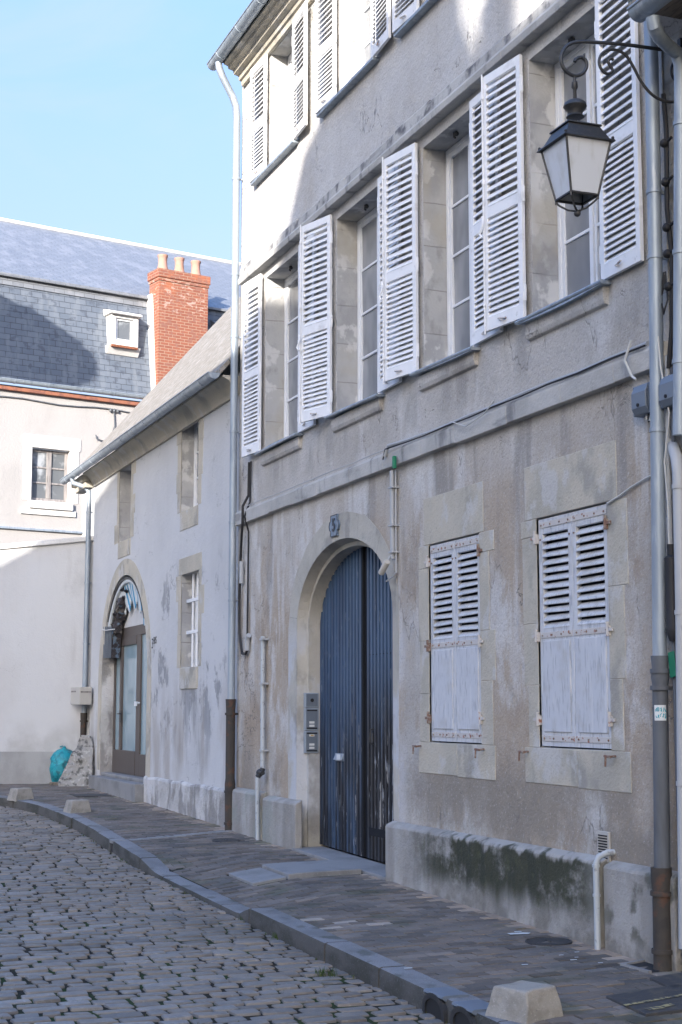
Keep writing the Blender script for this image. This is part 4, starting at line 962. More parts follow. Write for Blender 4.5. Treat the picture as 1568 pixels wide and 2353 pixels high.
# downpipes of the main house
def pipe(parent, path, r, m, collars=(), name='downpipe'):
    q = MB(); q.tube(path, r, 14)
    o = link(name, q, m, parent, smooth=True)
    P = [Vector(p_) for p_ in path]
    for zc in collars:
        q = MB()
        for a_, b_ in zip(P, P[1:]):
            if min(a_.z, b_.z) <= zc <= max(a_.z, b_.z) and abs(a_.z - b_.z) > 1e-4:
                c = a_ + (b_ - a_) * ((zc - a_.z) / (b_.z - a_.z)); rr = (r[0] if isinstance(r, list) else r) + .007; q.tube([c - Vector((0, 0, .016)), c + Vector((0, 0, .016))], rr, 14)
                q.box(c.x - .012, c.x + .012, c.y, .0, zc - .012, zc + .012); link('pipe_clamp', q, m, o, smooth=True); break
    
    return o
zb = base_z(-20)
lp = pipe(H, [(-19.92, -.40, 10.86), (-19.92, -.39, 10.78), (-19.94, -.33, 10.66), (-19.97, -.17, 10.40), (-19.985, -.115, 10.27), (-19.99, -.10, 10.12), (-20.0, -.10, 4), (-20.0, -.10, 1.80)], .052, 'zinc', (9.2, 7.8, 6.9, 5.55, 4.28, 3.2))
pipe(H, [(-20.0, -.105, 1.86), (-20.0, -.105, 1.70), (-20.0, -.105, .80), (-20.0, -.105, .72), (-20.0, -.105, .25), (-20.0, -.105, zb - .02)], [.072, .064, .064, .073, .066, .066], 'cast_iron', (1.66, .62, .2), 'drain_boot')
rp = pipe(H, [(-9.35, -.40, 10.86), (-9.35, -.36, 10.7), (-9.35, -.15, 10.35), (-9.35, -.11, 10.2), (-9.37, -.11, 6.36), (-9.394, -.11, 4.89), (-9.434, -.11, 3.45), (-9.475, -.11, 2.05)], .052, 'zinc', (8.5, 5.55, 5.05, 3.75))
pipe(H, [(-9.475, -.11, 2.10), (-9.475, -.11, 2.02), (-9.477, -.11, 1.95), (-9.48, -.11, 1.88), (-9.507, -.115, .58)], [.066, .058, .066, .056, .058], 'pipe_grey', (1.99, 1.87), 'downpipe_base')
pipe(H, [(-9.507, -.125, .60), (-9.507, -.125, .50), (-9.508, -.125, .44), (-9.512, -.125, -.04), (-9.514, -.125, -.18)], [.075, .075, .066, .068, .072], 'cast_iron', (.42, .02), 'drain_boot')

# small fixtures on the main house, each a thing of its own
q = MB(); c = FA(1390, 1945, -.005)
t = thing('vent_grille', 'small white framed louvred air vent just above the plinth', 'vent', tuple(c))
q.box(c.x - .085, c.x + .085, -.02, -.001, c.z - .115, c.z + .115); link('frame', q, 'beige_plastic', t, bevel=.004)
q = MB()
for i in range(9): q.box(c.x - .065, c.x + .065, -.026, -.0205, c.z - .09 + i * .021, c.z - .09 + i * .021 + .010)
link('slats', q, 'ink', t)
q = MB(); xx = -10.39; zg = gz(xx, -.1)
q.tube([(xx + .04, .0, .63), (xx + .04, -.06, .63), (xx + .02, -.12, .60), (xx, -.135, .54), (xx, -.135, .3), (xx, -.135, zg)], .024, 12)
for zc in (.60, .31): q.tube([(xx, -.135, zc - .01 if zc < .5 else .52), (xx, -.135, zc + .01 if zc < .5 else .54)], .03, 12)
tag(link('waste_pipe', q, 'pale_pipe', smooth=True), 'thin pale bent waste pipe running down over the mossy plinth', 'pipe')
# gas pipe left of the carriage door
t = thing('gas_pipe', 'thin pale grey vertical gas pipe with black valve left of the carriage arch', 'pipe', (-18.72, -.06, 0))
q = MB(); q.tube([(-18.79, -.05, 2.66), (-18.77, -.055, 1.8), (-18.74, -.06, .95)], .030, 12); link('riser', q, 'pale_pipe', t, smooth=True)
q = MB(); q.tube([(-18.72, -.135, .86), (-18.70, -.14, .4), (-18.68, -.14, base_z(-18.7))], .026, 12); link('foot_pipe', q, 'pale_pipe', t, smooth=True)
q = MB(); q.tube([(-18.74, -.06, .97), (-18.73, -.08, .92), (-18.72, -.135, .87)], .035, 10); q.tube([(-18.80, -.09, .92), (-18.64, -.09, .92)], .028, 10); q.sphere((-18.73, -.1, .92), .05, 10, 8); link('valve', q, 'iron', t, smooth=True)
q = MB()
for zc in (2.62, 2.05, 1.2): q.box(-18.82 + .02 * (2.6 - zc), -18.70 + .02 * (2.6 - zc), -.09, -.002, zc - .012, zc + .012)
link_each('clamp', q, 'conduit', t)
# house number plate
c0 = FA(757, 1205, -.006); c = FA(771, 1208, -.006)
t = thing('house_number_plate', 'small blue grey enamel plate with raised number 5 above the carriage arch', 'house number', tuple(c))
pw, ph = .145, .125; q = MB()
ol = [(-pw * .72, ph), (pw * .72, ph), (pw * .72, ph * .45), (pw * .95, ph * .42), (pw * 1.12, 0), (pw * .95, -ph * .42), (pw * .72, -ph * .45), (pw * .72, -ph), (-pw * .72, -ph), (-pw * .72, -ph * .45), (-pw * .95, -ph * .42), (-pw * 1.12, 0), (-pw * .95, ph * .42), (-pw * .72, ph * .45)]
q.prism([(c.x + u, c.z + v) for u, v in ol], -.024, -.005, lambda u, v, w_: (u, w_, v)); link('plate', q, 'enamel', t, bevel=.004)
q = MB(); ins = [(u * .9, v * .9) for u, v in ol]
q.ring([(c.x + u * .93, c.z + v * .93) for u, v in ol + ol[:1]], [(c.x + u, c.z + v) for u, v in ol + ol[:1]], -.028, -.0235); link('rim', q, 'enamel_dark', t)
text_mesh('number', '5', .21, t, (0, -.024, -.0), 'enamel_dark', .004, .004)
# intercom on the arch reveal
t = thing('intercom', 'three stacked grey intercom and bell panels on the arch reveal beside the blue door', 'intercom', (-17.5, .17, 1.9))
xr = -17.585
def on_reveal(px, py): return PX(px, py, xr + .05)
for k, (za, zb_) in enumerate(((1.74, 1.92), (1.465, 1.735), (1.195, 1.46))):
    q = MB(); q.box(xr, xr + .055, .075, .255, za, zb_); pn = link('panel', q, 'alu', t, bevel=.006)
    q = MB(); q.box(xr + .0545, xr + .060, .092, .238, za + .018, zb_ - .014); link('face', q, 'alu_dark', pn, bevel=.002)
    if k == 0:
        q = MB(); q.tube([(xr + .055, .165, (za + zb_) / 2), (xr + .068, .165, (za + zb_) / 2)], .022, 14); link('camera_lens', q, 'black', pn, smooth=True)
    else:
        q = MB()
        for z_ in ((za + .045, za + .085) if k == 1 else (za + .05, za + .09, za + .20)): q.box(xr + .060, xr + .064, .13, .195, z_, z_ + .026)
        link_each('bell_button', q, 'label_white', pn)
        q = MB(); q.box(xr + .060, xr + .062, .10, .232, zb_ - .035, zb_ - .018); q.box(xr + .060, xr + .062, .10, .232, za + .022, za + .036); link('slot', q, 'ink', pn)
        if k == 2:
            q = MB(); q.box(xr + .0642, xr + .0655, .145, .185, za + .206, za + .22); link('lamp_tab', q, 'amber', pn)
# cables
def cable(pts, r, m, label, name='cable', n_=8, sag=0):
    q = MB(); P = [Vector(p_) for p_ in pts]; path = []
    for a_, b_ in zip(P, P[1:]):
        for i in range(5):
            f_ = i / 5; c_ = a_ + (b_ - a_) * f_; c_.z -= sag * math.sin(math.pi * f_); path.append(c_)
    path.append(P[-1]); q.tube(path, r, n_); return tag(link(name, q, m, smooth=True), label, 'cable', 'cables on the house fronts')
wav = lambda x_: .012 * math.sin(x_ * 2.3) + .008 * math.sin(x_ * 5.1)
cable([(-9.6 - .5 * i, -.062, 4.445 + .5 * wav(i)) for i in range(10)] + [(-14.5, -.10, 4.46), (-14.58, -.105, 4.36)], .018, 'conduit', 'thick grey cable lying along the string course towards the near downpipe')
cable([(-9.6 - .5 * i, -.09, 4.425 - .4 * wav(i * 1.3 + 1)) for i in range(10)] + [(-14.55, -.115, 4.43), (-14.61, -.115, 4.33)], .008, 'black', 'black cable lying along the string course beside the thick grey one')
cable([(-14.6 - .45 * i, -.085, 4.44 + .3 * wav(i)) for i in range(12)], .006, 'conduit', 'thin grey cable along the string course left of the green clip')
cable([(-12.05, -.11, 4.47), (-12.2, -.13, 4.38), (-12.6, -.125, 4.33), (-12.95, -.11, 4.44)], .006, 'white_cable', 'thin white cable looping loose off the string course')
cable([(-9.75, -.11, 4.5), (-9.80, -.14, 4.35), (-9.74, -.12, 4.22), (-9.68, -.12, 4.18)], .010, 'white_cable', 'short white cable curl hanging beside the near downpipe')
q = MB(); c = FA(905, 1062, -.12); q.box(c.x - .022, c.x + .022, -.13, -.095, c.z - .065, c.z + .065); tag(link('cable_clip', q, 'green', bevel=.006), 'small green cable clip at the string course above the arch', 'clip')
q = MB(); xx = -14.52; q.tube([(xx, -.05, 4.20), (xx, -.045, 3.27)], .027, 10); q.tube([(xx + .05, -.03, 4.2), (xx + .05, -.03, 3.3), (xx + .055, -.03, 3.12)], .010, 6)
for zc in (4.02, 3.62, 3.34): q.box(xx - .045, xx + .07, -.08, -.0, zc - .008, zc + .008)
tag(link('conduit', q, 'conduit', smooth=True), 'vertical white conduit right of the arch leading down to the camera', 'conduit')
t = thing('security_camera', 'small white tube security camera on the wall right of the carriage arch', 'camera', (-14.55, -.05, 3.18))
q = MB(); q.tube([(-14.66, -.12, 3.13), (-14.655, -.12, 3.135), (-14.5, -.12, 3.235), (-14.49, -.12, 3.24)], [.025, .034, .034, .026], 12); link('housing', q, 'beige_plastic', t, smooth=True)
q = MB(); q.tube([(-14.52, -.01, 3.30), (-14.52, -.08, 3.29), (-14.535, -.12, 3.22)], .012, 8); q.tube([(-14.46, -.03, 3.14), (-14.5, -.05, 3.09), (-14.66, -.06, 3.05)], .009, 6); link('bracket', q, 'conduit', t, smooth=True)
# black cable and conduit by the left downpipe
cable([(-19.50, -.03, 5.05), (-19.52, -.03, 4.6), (-19.55, -.10, 4.45), (-19.56, -.10, 4.2), (-19.74, -.06, 3.9), (-19.86, -.04, 3.2), (-19.84, -.04, 2.75), (-19.72, -.04, 2.47), (-19.55, -.04, 2.46), (-19.5, -.04, 2.5)], .018, 'black', 'thick black cable looping down beside the left downpipe of the tall house')
cable([(-19.42, -.03, 5.05), (-19.45, -.03, 4.5), (-19.47, -.1, 4.3), (-19.5, -.03, 4.1), (-19.52, -.03, 3.0), (-19.52, -.03, 2.6)], .013, 'black', 'thinner black cable hanging straight beside the looping thick one')
q = MB(); q.tube([(-19.48, -.04, 2.50), (-19.48, -.04, 2.62), (-19.46, -.04, 2.68), (-19.42, -.04, 2.70)], .035, 10); tag(link('conduit', q, 'conduit', smooth=True), 'bent pale plastic conduit end under the looping black cables', 'conduit'); q = MB(); q.tube([(-19.74, -.05, 3.42), (-19.74, -.05, 3.72)], .03, 10); tag(link('conduit', q, 'conduit', smooth=True), 'short straight pale conduit piece beside the left downpipe of the tall house', 'conduit')
# thin cable to the right ground-floor window
cable([(-10.3, -.02, 3.32), (-10.1, -.02, 3.36), (-9.95, -.02, 3.40), (-9.75, -.02, 3.44), (-9.6, -.02, 3.46)], .008, 'white_cable', 'thin white cable from the near downpipe to the right ground floor shutter')
# junction boxes
def jbox(px, py, label, wv=.12, hv=.115, yy=-.09):
    c = FA(px, py, yy); t = thing('junction_box', label, 'junction box', tuple(c), group='grey junction boxes by the near downpipe')
    q = MB(); q.box(c.x - wv, c.x + wv, yy, 0.0, c.z - hv, c.z + hv)
    q.prism([(yy, c.z - hv), (yy - .03, c.z - hv + .05), (yy - .03, c.z + hv * .45), (yy, c.z + hv)], c.x - wv * .8, c.x + wv * .8, lambda u, v, w_: (w_, u, v)); link('case', q, 'alu_dark', t, bevel=.008)
    q = MB(); q.tube([(c.x, yy - .03, c.z - hv + .07), (c.x, yy - .038, c.z - hv + .07)], .014, 10); link('screw', q, 'ink', t)
    for k in range(3):
        q = MB(); q.tube([(c.x + .02 + .03 * k, yy + .03, c.z - hv), (c.x + .03 + .03 * k, yy + .02, c.z - hv - .05 - .015 * k), (c.x + .07 + .03 * k, yy + .02, c.z - hv - .06), (c.x + .09 + .02 * k, yy + .03, c.z - hv + .01)], .006, 6); link('wire_loop', q, ('white_cable', 'black', 'white_cable')[k], t, smooth=True)
jbox(1474, 918, 'grey junction box on the wall left of the near downpipe')
jbox(1538, 897, 'grey junction box on the wall right of the near downpipe', yy=-.12)
# bundle right of the near downpipe
t = thing('cable_bundle', 'vertical bundle of dark cables with fat black splice sleeve beside the near downpipe', 'cable', (-9.42, 0, 0), group='cables on the house fronts')
q = MB(); q.tube([(-9.43, -.05, 4.3), (-9.46, -.05, 3.4), (-9.45, -.05, 2.86)], .020, 10); link('conduit', q, 'conduit', t, smooth=True)
q = MB(); q.tube([(-9.42, -.07, 2.9), (-9.42, -.07, 2.82), (-9.42, -.07, 2.80), (-9.42, -.07, 2.30), (-9.42, -.07, 2.28), (-9.42, -.07, 2.2)], [.03, .03, .052, .052, .058, .03], 12); link('sleeve', q, 'black', t, smooth=True)
q = MB(); q.tube([(-9.39, -.04, 4.2), (-9.40, -.04, 3.6), (-9.41, -.05, 2.85)], .014, 8); q.tube([(-9.44, -.05, 2.25), (-9.44, -.05, 1.2), (-9.42, -.05, -.05)], .022, 8); q.tube([(-9.38, -.05, 2.2), (-9.37, -.05, 1.2), (-9.36, -.05, -.05)], .020, 8); link('cable', q, 'pipe_grey', t, smooth=True)
q = MB(); q.tube([(-9.40, -.04, 6.3), (-9.36, -.05, 6.0), (-9.38, -.05, 5.4), (-9.33, -.05, 5.0), (-9.36, -.05, 4.5), (-9.42, -.05, 4.2)], .018, 8)
for zc in (5.9, 5.6, 5.25, 5.05, 4.8): q.sphere((-9.36, -.07, zc), .035, 8, 6); q.tube([(-9.36, -.06, zc), (-9.28, -.06, zc + .02)], .012, 6)
for k in range(4): q.tube([(-9.40 + .01 * k, -.08, 4.92 - .02 * k), (-9.44, -.09, 4.72), (-9.40, -.09, 4.60 + .01 * k), (-9.36, -.08, 4.70), (-9.38, -.08, 4.92)], .006, 6)
link('wire_tangle', q, 'black', t, smooth=True)
q = MB(); q.add([(-9.47, -.09, 2.12), (-9.38, -.10, 2.13), (-9.36, -.10, 1.95), (-9.45, -.09, 1.94)] + [(-9.47, -.085, 2.12), (-9.38, -.095, 2.13), (-9.36, -.095, 1.95), (-9.45, -.085, 1.94)], [(0, 1, 2, 3), (7, 6, 5, 4), (0, 4, 5, 1), (1, 5, 6, 2), (2, 6, 7, 3), (3, 7, 4, 0)]); t.location.x += .07; q.v = [(a_ + .07, b_, c_) for a_, b_, c_ in q.v]; tag(link('cable_tag', q, 'green'), 'small green tag hanging on the cables right of the near downpipe', 'tag')
cable([(-9.38, -.12, 4.55), (-9.33, -.13, 4.2), (-9.28, -.1, 3.85), (-9.36, -.1, 3.5), (-9.33, -.1, 3.2), (-9.33, -.1, 2.9)], .007, 'white_cable', 'thin loose white cable winding down right of the near downpipe')
# sticker on the pipe
c = FA(1517, 1638, -.17); t = thing('sticker', 'small white sticker with teal scrawl on the near grey downpipe', 'sticker', tuple(c))
pc = Vector((-9.484, -.112, c.z)); q = MB(); R_ = .0605; vs = []; na = 9
view = math.atan2(CAM.y - pc.y, CAM.x - pc.x)
for i in range(na):
    a_ = view - .75 + 1.5 * i / (na - 1)
    for z_ in (-.055, .055): vs.append((pc.x + R_ * math.cos(a_), pc.y + R_ * math.sin(a_), pc.z + z_))
q.add(vs, [(2 * i, 2 * i + 2, 2 * i + 3, 2 * i + 1) for i in range(na - 1)]); link('paper', q, 'label_white', t, fix=False)
q = MB(); sr = random.Random(4)
for row in (.024, -.022):
    for k in range(5):
        a_ = view - .6 + .28 * k; pts = []
        for j in range(5): aa = a_ + sr.uniform(0, .22); pts.append((pc.x + (R_ + .001) * math.cos(aa), pc.y + (R_ + .001) * math.sin(aa), pc.z + row + sr.uniform(-.02, .02)))
        q.tube(pts, .0028, 5)
link('scrawl', q, 'teal_ink', t)

# ================================================================== NEAR RIGHT HOUSE
R = thing('stone_house', 'old rough stone house at the frame edge with zinc gutter and lamp bracket', 'house', (-9, 0, 0))
q = MB(); q.box(-9.39, 8, .012, 7, -.6, 6.75); link('wall', q, 'stone_rubble', R)
q = MB(); q.box(-9.385, 8, -.055, .0115, -.6, .45); link('plinth', q, 'plinth', R, bevel=.01)
q = MB(); q.add([(-8.98, -.55, 6.80), (8, -.55, 6.80), (8, 3.5, 9.6), (-9.5, 3.5, 9.6), (-9.5, .0, 7.18), (-8.98, -.55, 6.74), (8, -.55, 6.74), (8, 3.5, 9.54), (-9.5, 3.5, 9.54), (-9.5, 0, 7.12)], [(0, 1, 2, 3, 4), (5, 9, 8, 7, 6), (0, 5, 6, 1), (0, 4, 9, 5), (4, 3, 8, 9)]); link('roof', q, 'tile', R)
q = MB(); q.box(-8.93, 8, -.50, .011, 6.70, 6.735); link('soffit', q, 'wood', R)
gutter(R, -8.93, 8, -.50, 6.70, .085)
pipe(R, [FA(1500, 40, -.5), FA(1503, 60, -.49), FA(1515, 85, -.40), FA(1537, 106, -.26), FA(1556, 122, -.14), FA(1564, 150, -.10), FA(1565, 200, -.10), FA(1562, 1000, -.10)], .05, 'zinc', (5.95, 5.0, 4.2))
pipe(R, [FA(1545, 1020, 0), FA(1548, 1030, -.05), FA(1554, 1050, -.08), FA(1559, 1085, -.09), FA(1566, 1400, -.09), FA(1574, 2180, -.09)], .043, 'conduit', (3.3, 2.4, 1.2), 'drain_pipe')

# street lantern on its bracket
LX = -9.15
t = thing('wall_lantern', 'black four sided street lantern with milky panes hanging from a scrolled bracket', 'street lamp', tuple(PX(1323, 334, LX)))
def onx(pts): return [PX(px, py, LX) for px, py in pts]
def smoothpath(P, k=4):
    out_ = []
    for i in range(len(P) - 1):
        p0, p1, p2, p3 = P[max(i - 1, 0)], P[i], P[i + 1], P[min(i + 2, len(P) - 1)]
        for j in range(k):
            u = j / k; out_.append(.5 * ((2 * p1) + (p2 - p0) * u + (2 * p0 - 5 * p1 + 4 * p2 - p3) * u * u + (3 * p1 - p0 - 3 * p2 + p3) * u ** 3))
    return out_ + [P[-1]]
arm = smoothpath(onx([(1612, 127), (1568, 121), (1500, 111), (1440, 103), (1380, 98), (1335, 96), (1308, 102), (1293, 120), (1290, 142), (1298, 160), (1312, 171), (1325, 174), (1340, 168), (1348, 154), (1346, 139), (1335, 132), (1324, 136), (1321, 142)]))
q = MB(); q.tube(arm, .0135, 10); link('bracket_arm', q, 'iron', t, smooth=True)
br_ = smoothpath(onx([(1410, 138), (1404, 134.5), (1398, 141), (1402, 151), (1408, 161), (1403, 168), (1392, 168.5), (1381, 157), (1377, 142), (1381, 127), (1392, 117.5), (1408, 114), (1427, 119), (1442, 131), (1457, 156), (1471, 183), (1489, 208), (1509, 224.5), (1534, 233.5), (1560, 233), (1590, 226), (1612, 214)]))
q = MB(); q.tube(br_, .011, 10); link('bracket_brace', q, 'iron', t, smooth=True)
q = MB(); q.tube(smoothpath(onx([(1590, 132), (1560, 133), (1545, 150), (1544, 172), (1556, 188), (1570, 184), (1575, 172)])), .010, 8); q.tube(smoothpath(onx([(1590, 232), (1562, 246), (1554, 270), (1562, 292), (1580, 304)])), .010, 8)
a0 = PX(1592, 95, LX); a1 = PX(1592, 335, LX); q.box(LX - .02, LX + .02, -.012, .012, a1.z, a0.z); link('wall_bracket', q, 'iron', t, smooth=True)
ec = PX(1323.5, 334, LX); ez = ec.z; lx, ly = LX, ec.y
top = PX(1323, 176, LX); capz = PX(1325, 246, LX).z; knob = PX(1323, 196, LX).z
q = MB(); q.tube([(lx, ly, top.z - .0), (lx, ly, knob + .03), (lx, ly, knob + .02), (lx, ly, knob - .02), (lx, ly, knob - .035), (lx, ly, capz)], [.010, .012, .022, .024, .013, .015], 10); link('hanging_rod', q, 'iron', t, smooth=True)
q = MB(); q.lathe([(.02, .055), (.05, .045), (.078, .025), (.085, .0), (.072, -.02), (.056, -.035), (.052, -.06), (.065, -.078), (.03, -.08)], (lx, ly, capz), 24); link('cap', q, 'iron', t, smooth=True)
def frust(mb, h0, z0, h1, z1):
    mb.add([(lx + a_ * h0, ly + b_ * h0, z0) for a_, b_ in ((-1, -1), (1, -1), (1, 1), (-1, 1))] + [(lx + a_ * h1, ly + b_ * h1, z1) for a_, b_ in ((-1, -1), (1, -1), (1, 1), (-1, 1))], [(0, 1, 5, 4), (1, 2, 6, 5), (2, 3, 7, 6), (3, 0, 4, 7), (4, 5, 6, 7), (3, 2, 1, 0)])
q = MB(); frust(q, .207, ez - .012, .200, ez + .004); frust(q, .18, ez + .0042, .125, ez + .113); frust(q, .139, ez + .1132, .135, ez + .126); frust(q, .117, ez + .1262, .06, ez + .148)
for a_ in (-1, 1):
    for b_ in (-1, 1): q.sphere((lx + a_ * .19, ly + b_ * .19, ez + .014), .012, 8, 6)
link('hood', q, 'iron', t, bevel=.003)
gt, gb, zt, zb_ = .178, .109, ez - .0125, ez - .39
q = MB()
for a_, b_ in ((-1, -1), (1, -1), (1, 1), (-1, 1)):
    q.tube([(lx + a_ * gt, ly + b_ * gt, zt), (lx + a_ * gb, ly + b_ * gb, zb_)], .0085, 6)
q2 = [(-1, -1), (1, -1), (1, 1), (-1, 1)]
for i in range(4):
    (a0_, b0_), (a1_, b1_) = q2[i], q2[(i + 1) % 4]
    q.tube([(lx + a0_ * gb, ly + b0_ * gb, zb_), (lx + a1_ * gb, ly + b1_ * gb, zb_)], .011, 6)
for a_, b_ in q2: q.tube([(lx + a_ * gb, ly + b_ * gb, zb_ + .01), (lx + a_ * gb, ly + b_ * gb, zb_ - .03)], .007, 6)
link('cage', q, 'iron', t, smooth=True)
bz = PX(1323, 490, LX).z
q = MB()
for a_, b_ in q2:
    pts = [Vector((lx + a_ * gb * f_, ly + b_ * gb * f_, zb_ + (bz - zb_) * g_)) for f_, g_ in ((1, 0), (.9, .28), (.62, .55), (.42, .72), (.18, .80), (0.02, .86))]
    q.tube(smoothpath(pts, 3), .0075, 6)
q.sphere((lx, ly, bz), .025, 12, 8); link('finial', q, 'iron', t, smooth=True)
for i in range(4):
    (a0_, b0_), (a1_, b1_) = q2[i], q2[(i + 1) % 4]; k0, k1 = gt - .003, gb - .003
    q = MB(); q.quad((lx + a0_ * k1, ly + b0_ * k1, zb_), (lx + a1_ * k1, ly + b1_ * k1, zb_), (lx + a1_ * k0, ly + b1_ * k0, zt), (lx + a0_ * k0, ly + b0_ * k0, zt)); link('pane', q, 'frosted', t, fix=False)

# ================================================================== LOW HOUSE
Lh = thing('low_house', 'low pale rendered house with tiled roof, arched glazed door and peeling plaster', 'house', (-25, 0, 0))
LX0, LX1, LZ = -29.62, -20.055, 6.42
LARC = arch_curve(-26.86, 1.76, 2.36, 1.76, -.3, 32)
LW = [(-27.42, -26.5, 4.76, 6.10), (-23.10, -22.12, 4.80, 6.26), (-23.0, -22.02, 2.36, 3.80)]
q = MB(); facade(q, LX0, LX1, -.3, LZ, LW + [(-28.62, -25.10, -.3, 4.3)]); arch_fill(q, LARC, 4.3)
q.quad((LX0, 0, -.3), (LX0, 0, LZ), (LX0, 6, LZ + .3), (LX0, 6, -.3))
q.add([(LX0, 0, LZ), (LX0, 4.6, 11.6), (LX0, 9.2, LZ)], [(0, 1, 2)])
link('wall', q, 'low_render', Lh, fix=False)
for r_ in LW: q = MB(); reveal(q, *r_, 0, .24); link('window_reveal', q, 'reveal_stone', Lh, fix=False)
q = MB(); c2 = arch_curve(-26.86, 1.74, 2.36, 1.74, -.3, 32); arch_soffit(q, LARC, 0, c2, .30); link('arch_reveal', q, 'low_base', Lh, fix=False)
crv = arch_curve(-26.86, 1.76, 2.36, 1.76, .60, 32); out = arch_curve(-26.86, 2.03, 2.36, 2.05, .60, 32)
q = MB(); q.ring(crv, out, -.006, .01); link('arch_surround', q, 'limestone', Lh)
# window surrounds, flush stone
r_ = random.Random(8)
for (a, b_, z0, z1) in LW:
    q = MB()
    q.box(a - .16, b_ + .14, -.007, .01, z1 + .002, min(z1 + .26, 6.21)) if z1 < 6 else None
    zz = z0
    for x_, sg in ((a, -1), (b_, 1)):
        zz = z0
        while zz < z1 - .02:
            zt_ = min(zz + r_.uniform(.3, .55), z1); d = r_.uniform(.14, .36); q.box(min(x_, x_ + sg * d), max(x_, x_ + sg * d), -.005 - r_.uniform(0, .003), .01, zz, zt_ - .004); zz = zt_
    q.box(a - .02, b_ + .02, -.010, .01, z0 - .30, z0 - .002)
    link('window_surround', q, 'limestone', Lh, bevel=.004)
casement(Lh, *LW[0], .22, 3); casement(Lh, *LW[1], .20, 3); casement(Lh, *LW[2], .22, 3)
q = MB(); a, b_, z0, z1 = LW[2]
for f_ in (.34, .60): q.tube([(a + (b_ - a) * f_, .10, z0), (a + (b_ - a) * f_, .10, z1)], .022, 8)
for f_ in (.36, .70): q.box(a + .02, b_ - .02, .075, .098, z0 + (z1 - z0) * f_, z0 + (z1 - z0) * f_ + .05)
link_each('window_bar', q, 'frame_white', Lh, bevel=.002)
q = MB(); q.box(-22.98, -22.04, -.02, .1, 2.03, 2.355); link('window_sill', q, 'limestone', Lh, bevel=.01)
# stone base course with broken render
q = MB(); nseg = 22; rows = []
for i in range(nseg + 1):
    X = -25.06 + (4.98) * i / nseg; zt_ = .62 + .05 * mnoise.noise(Vector((X * 2, 0, 0))); wv = .02 * mnoise.noise(Vector((X * 3, 5, 0)))
    rows.append([(X, -.05 + wv, -.3), (X, -.045 + wv, zt_ - .03), (X, -.03 + wv, zt_), (X, .004, zt_ + .015)])
vs = [p_ for r2 in rows for p_ in r2]; q.add(vs, [(i * 4 + j, (i + 1) * 4 + j, (i + 1) * 4 + j + 1, i * 4 + j + 1) for i in range(nseg) for j in range(3)] + [(0, 1, 2, 3)]); link('base_course', q, 'low_base', Lh, fix=True)
# step
q = MB(); q.box(-28.68, -25.02, -.20, .36, .0, .50); q.box(-28.60, -25.10, .02, .36, .5002, .56); link('door_step', q, 'slab', Lh, bevel=.012)
# cornice and roof
q = MB(); q.prism([(.02, 6.10), (-.045, 6.10), (-.05, 6.15), (-.075, 6.18), (-.11, 6.24), (-.17, 6.30), (-.24, 6.335), (-.25, 6.36), (.02, 6.36)], LX0 + .02, LX1, lambda u, v, w_: (w_, u, v))
link('cornice', q, 'limestone', Lh, smooth=True)
q = MB(); sl_ = 1.145; rx0, rx1 = -30.72, -20.06
def rz_(y): return 6.50 + sl_ * (y + .25)
ym = 4.6
for dz in (0, -.07): pass
q.add([(rx0, -.30, rz_(-.30)), (rx1, -.30, rz_(-.30)), (rx1, ym, rz_(ym)), (rx0, ym, rz_(ym)), (rx0, -.30, rz_(-.30) - .09), (rx1, -.30, rz_(-.30) - .09), (rx1, ym, rz_(ym) - .09), (rx0, ym, rz_(ym) - .09)], [(0, 1, 2, 3), (4, 7, 6, 5), (0, 4, 5, 1), (0, 3, 7, 4), (1, 5, 6, 2)])
q.quad((rx0, ym, rz_(ym)), (rx1, ym, rz_(ym)), (rx1, 2 * ym + .33, rz_(-.33)), (rx0, 2 * ym + .33, rz_(-.33)))
rf_ = link('roof', q, 'tile', Lh)
q = MB(); q.tube([(rx0, ym, rz_(ym) + .02), (rx1, ym, rz_(ym) + .02)], .11, 10); link('ridge_tiles', q, 'terracotta', rf_, smooth=True)
# skylight strip
a0, b0 = (-22.6, 2.05), (-20.9, 1.35)
q = MB(); xs0, xs1, y0, y1 = -22.5, -21.3, 1.35, 2.45
mxs = Matrix(((1, 0, 0, 0), (0, math.cos(math.atan(sl_)), -math.sin(math.atan(sl_)), 0), (0, math.sin(math.atan(sl_)), math.cos(math.atan(sl_)), 0), (0, 0, 0, 1)))
mxs = Matrix.Translation((xs0, y0, rz_(y0))) @ mxs
q.box(0, 1.2, 0, .09, .0, .09, mxs); q.box(0, 1.2, 1.5, 1.59, .0, .09, mxs); q.box(0, .08, .0902, 1.4998, .0, .09, mxs); q.box(1.12, 1.2, .0902, 1.4998, .0, .09, mxs); so = link('skylight', q, 'zinc', rf_, bevel=.006)
q = MB(); q.box(.0802, 1.1198, .0902, 1.4998, .02, .05, mxs); link('pane', q, 'pane_far', so)
gutter(Lh, -30.78, -20.0, -.39, 6.37, .085, joints=.82)
q = MB(); q.box(-30.70, LX0 + .02, -.26, -.02, 6.20, 6.34); q.box(-30.6, LX0 + .02, -.20, .0, 6.08, 6.199); link('eaves_block', q, 'limestone', Lh, bevel=.02)
pipe(Lh, [(-29.95, -.39, 6.30), (-29.95, -.37, 6.21), (-29.90, -.24, 6.16), (-29.80, -.14, 6.12), (-29.74, -.09, 6.02), (-29.73, -.085, 5.8), (-29.74, -.085, 3.0), (-29.76, -.085, 1.6)], .05, 'zinc', (5.6, 4.2, 3.0, 2.0))
pipe(Lh, [(-29.76, -.09, 1.66), (-29.76, -.09, 1.56), (-29.77, -.09, 1.5), (-29.8, -.09, .29)], [.066, .066, .058, .058], 'cast_iron', (1.5,), 'drain_boot')
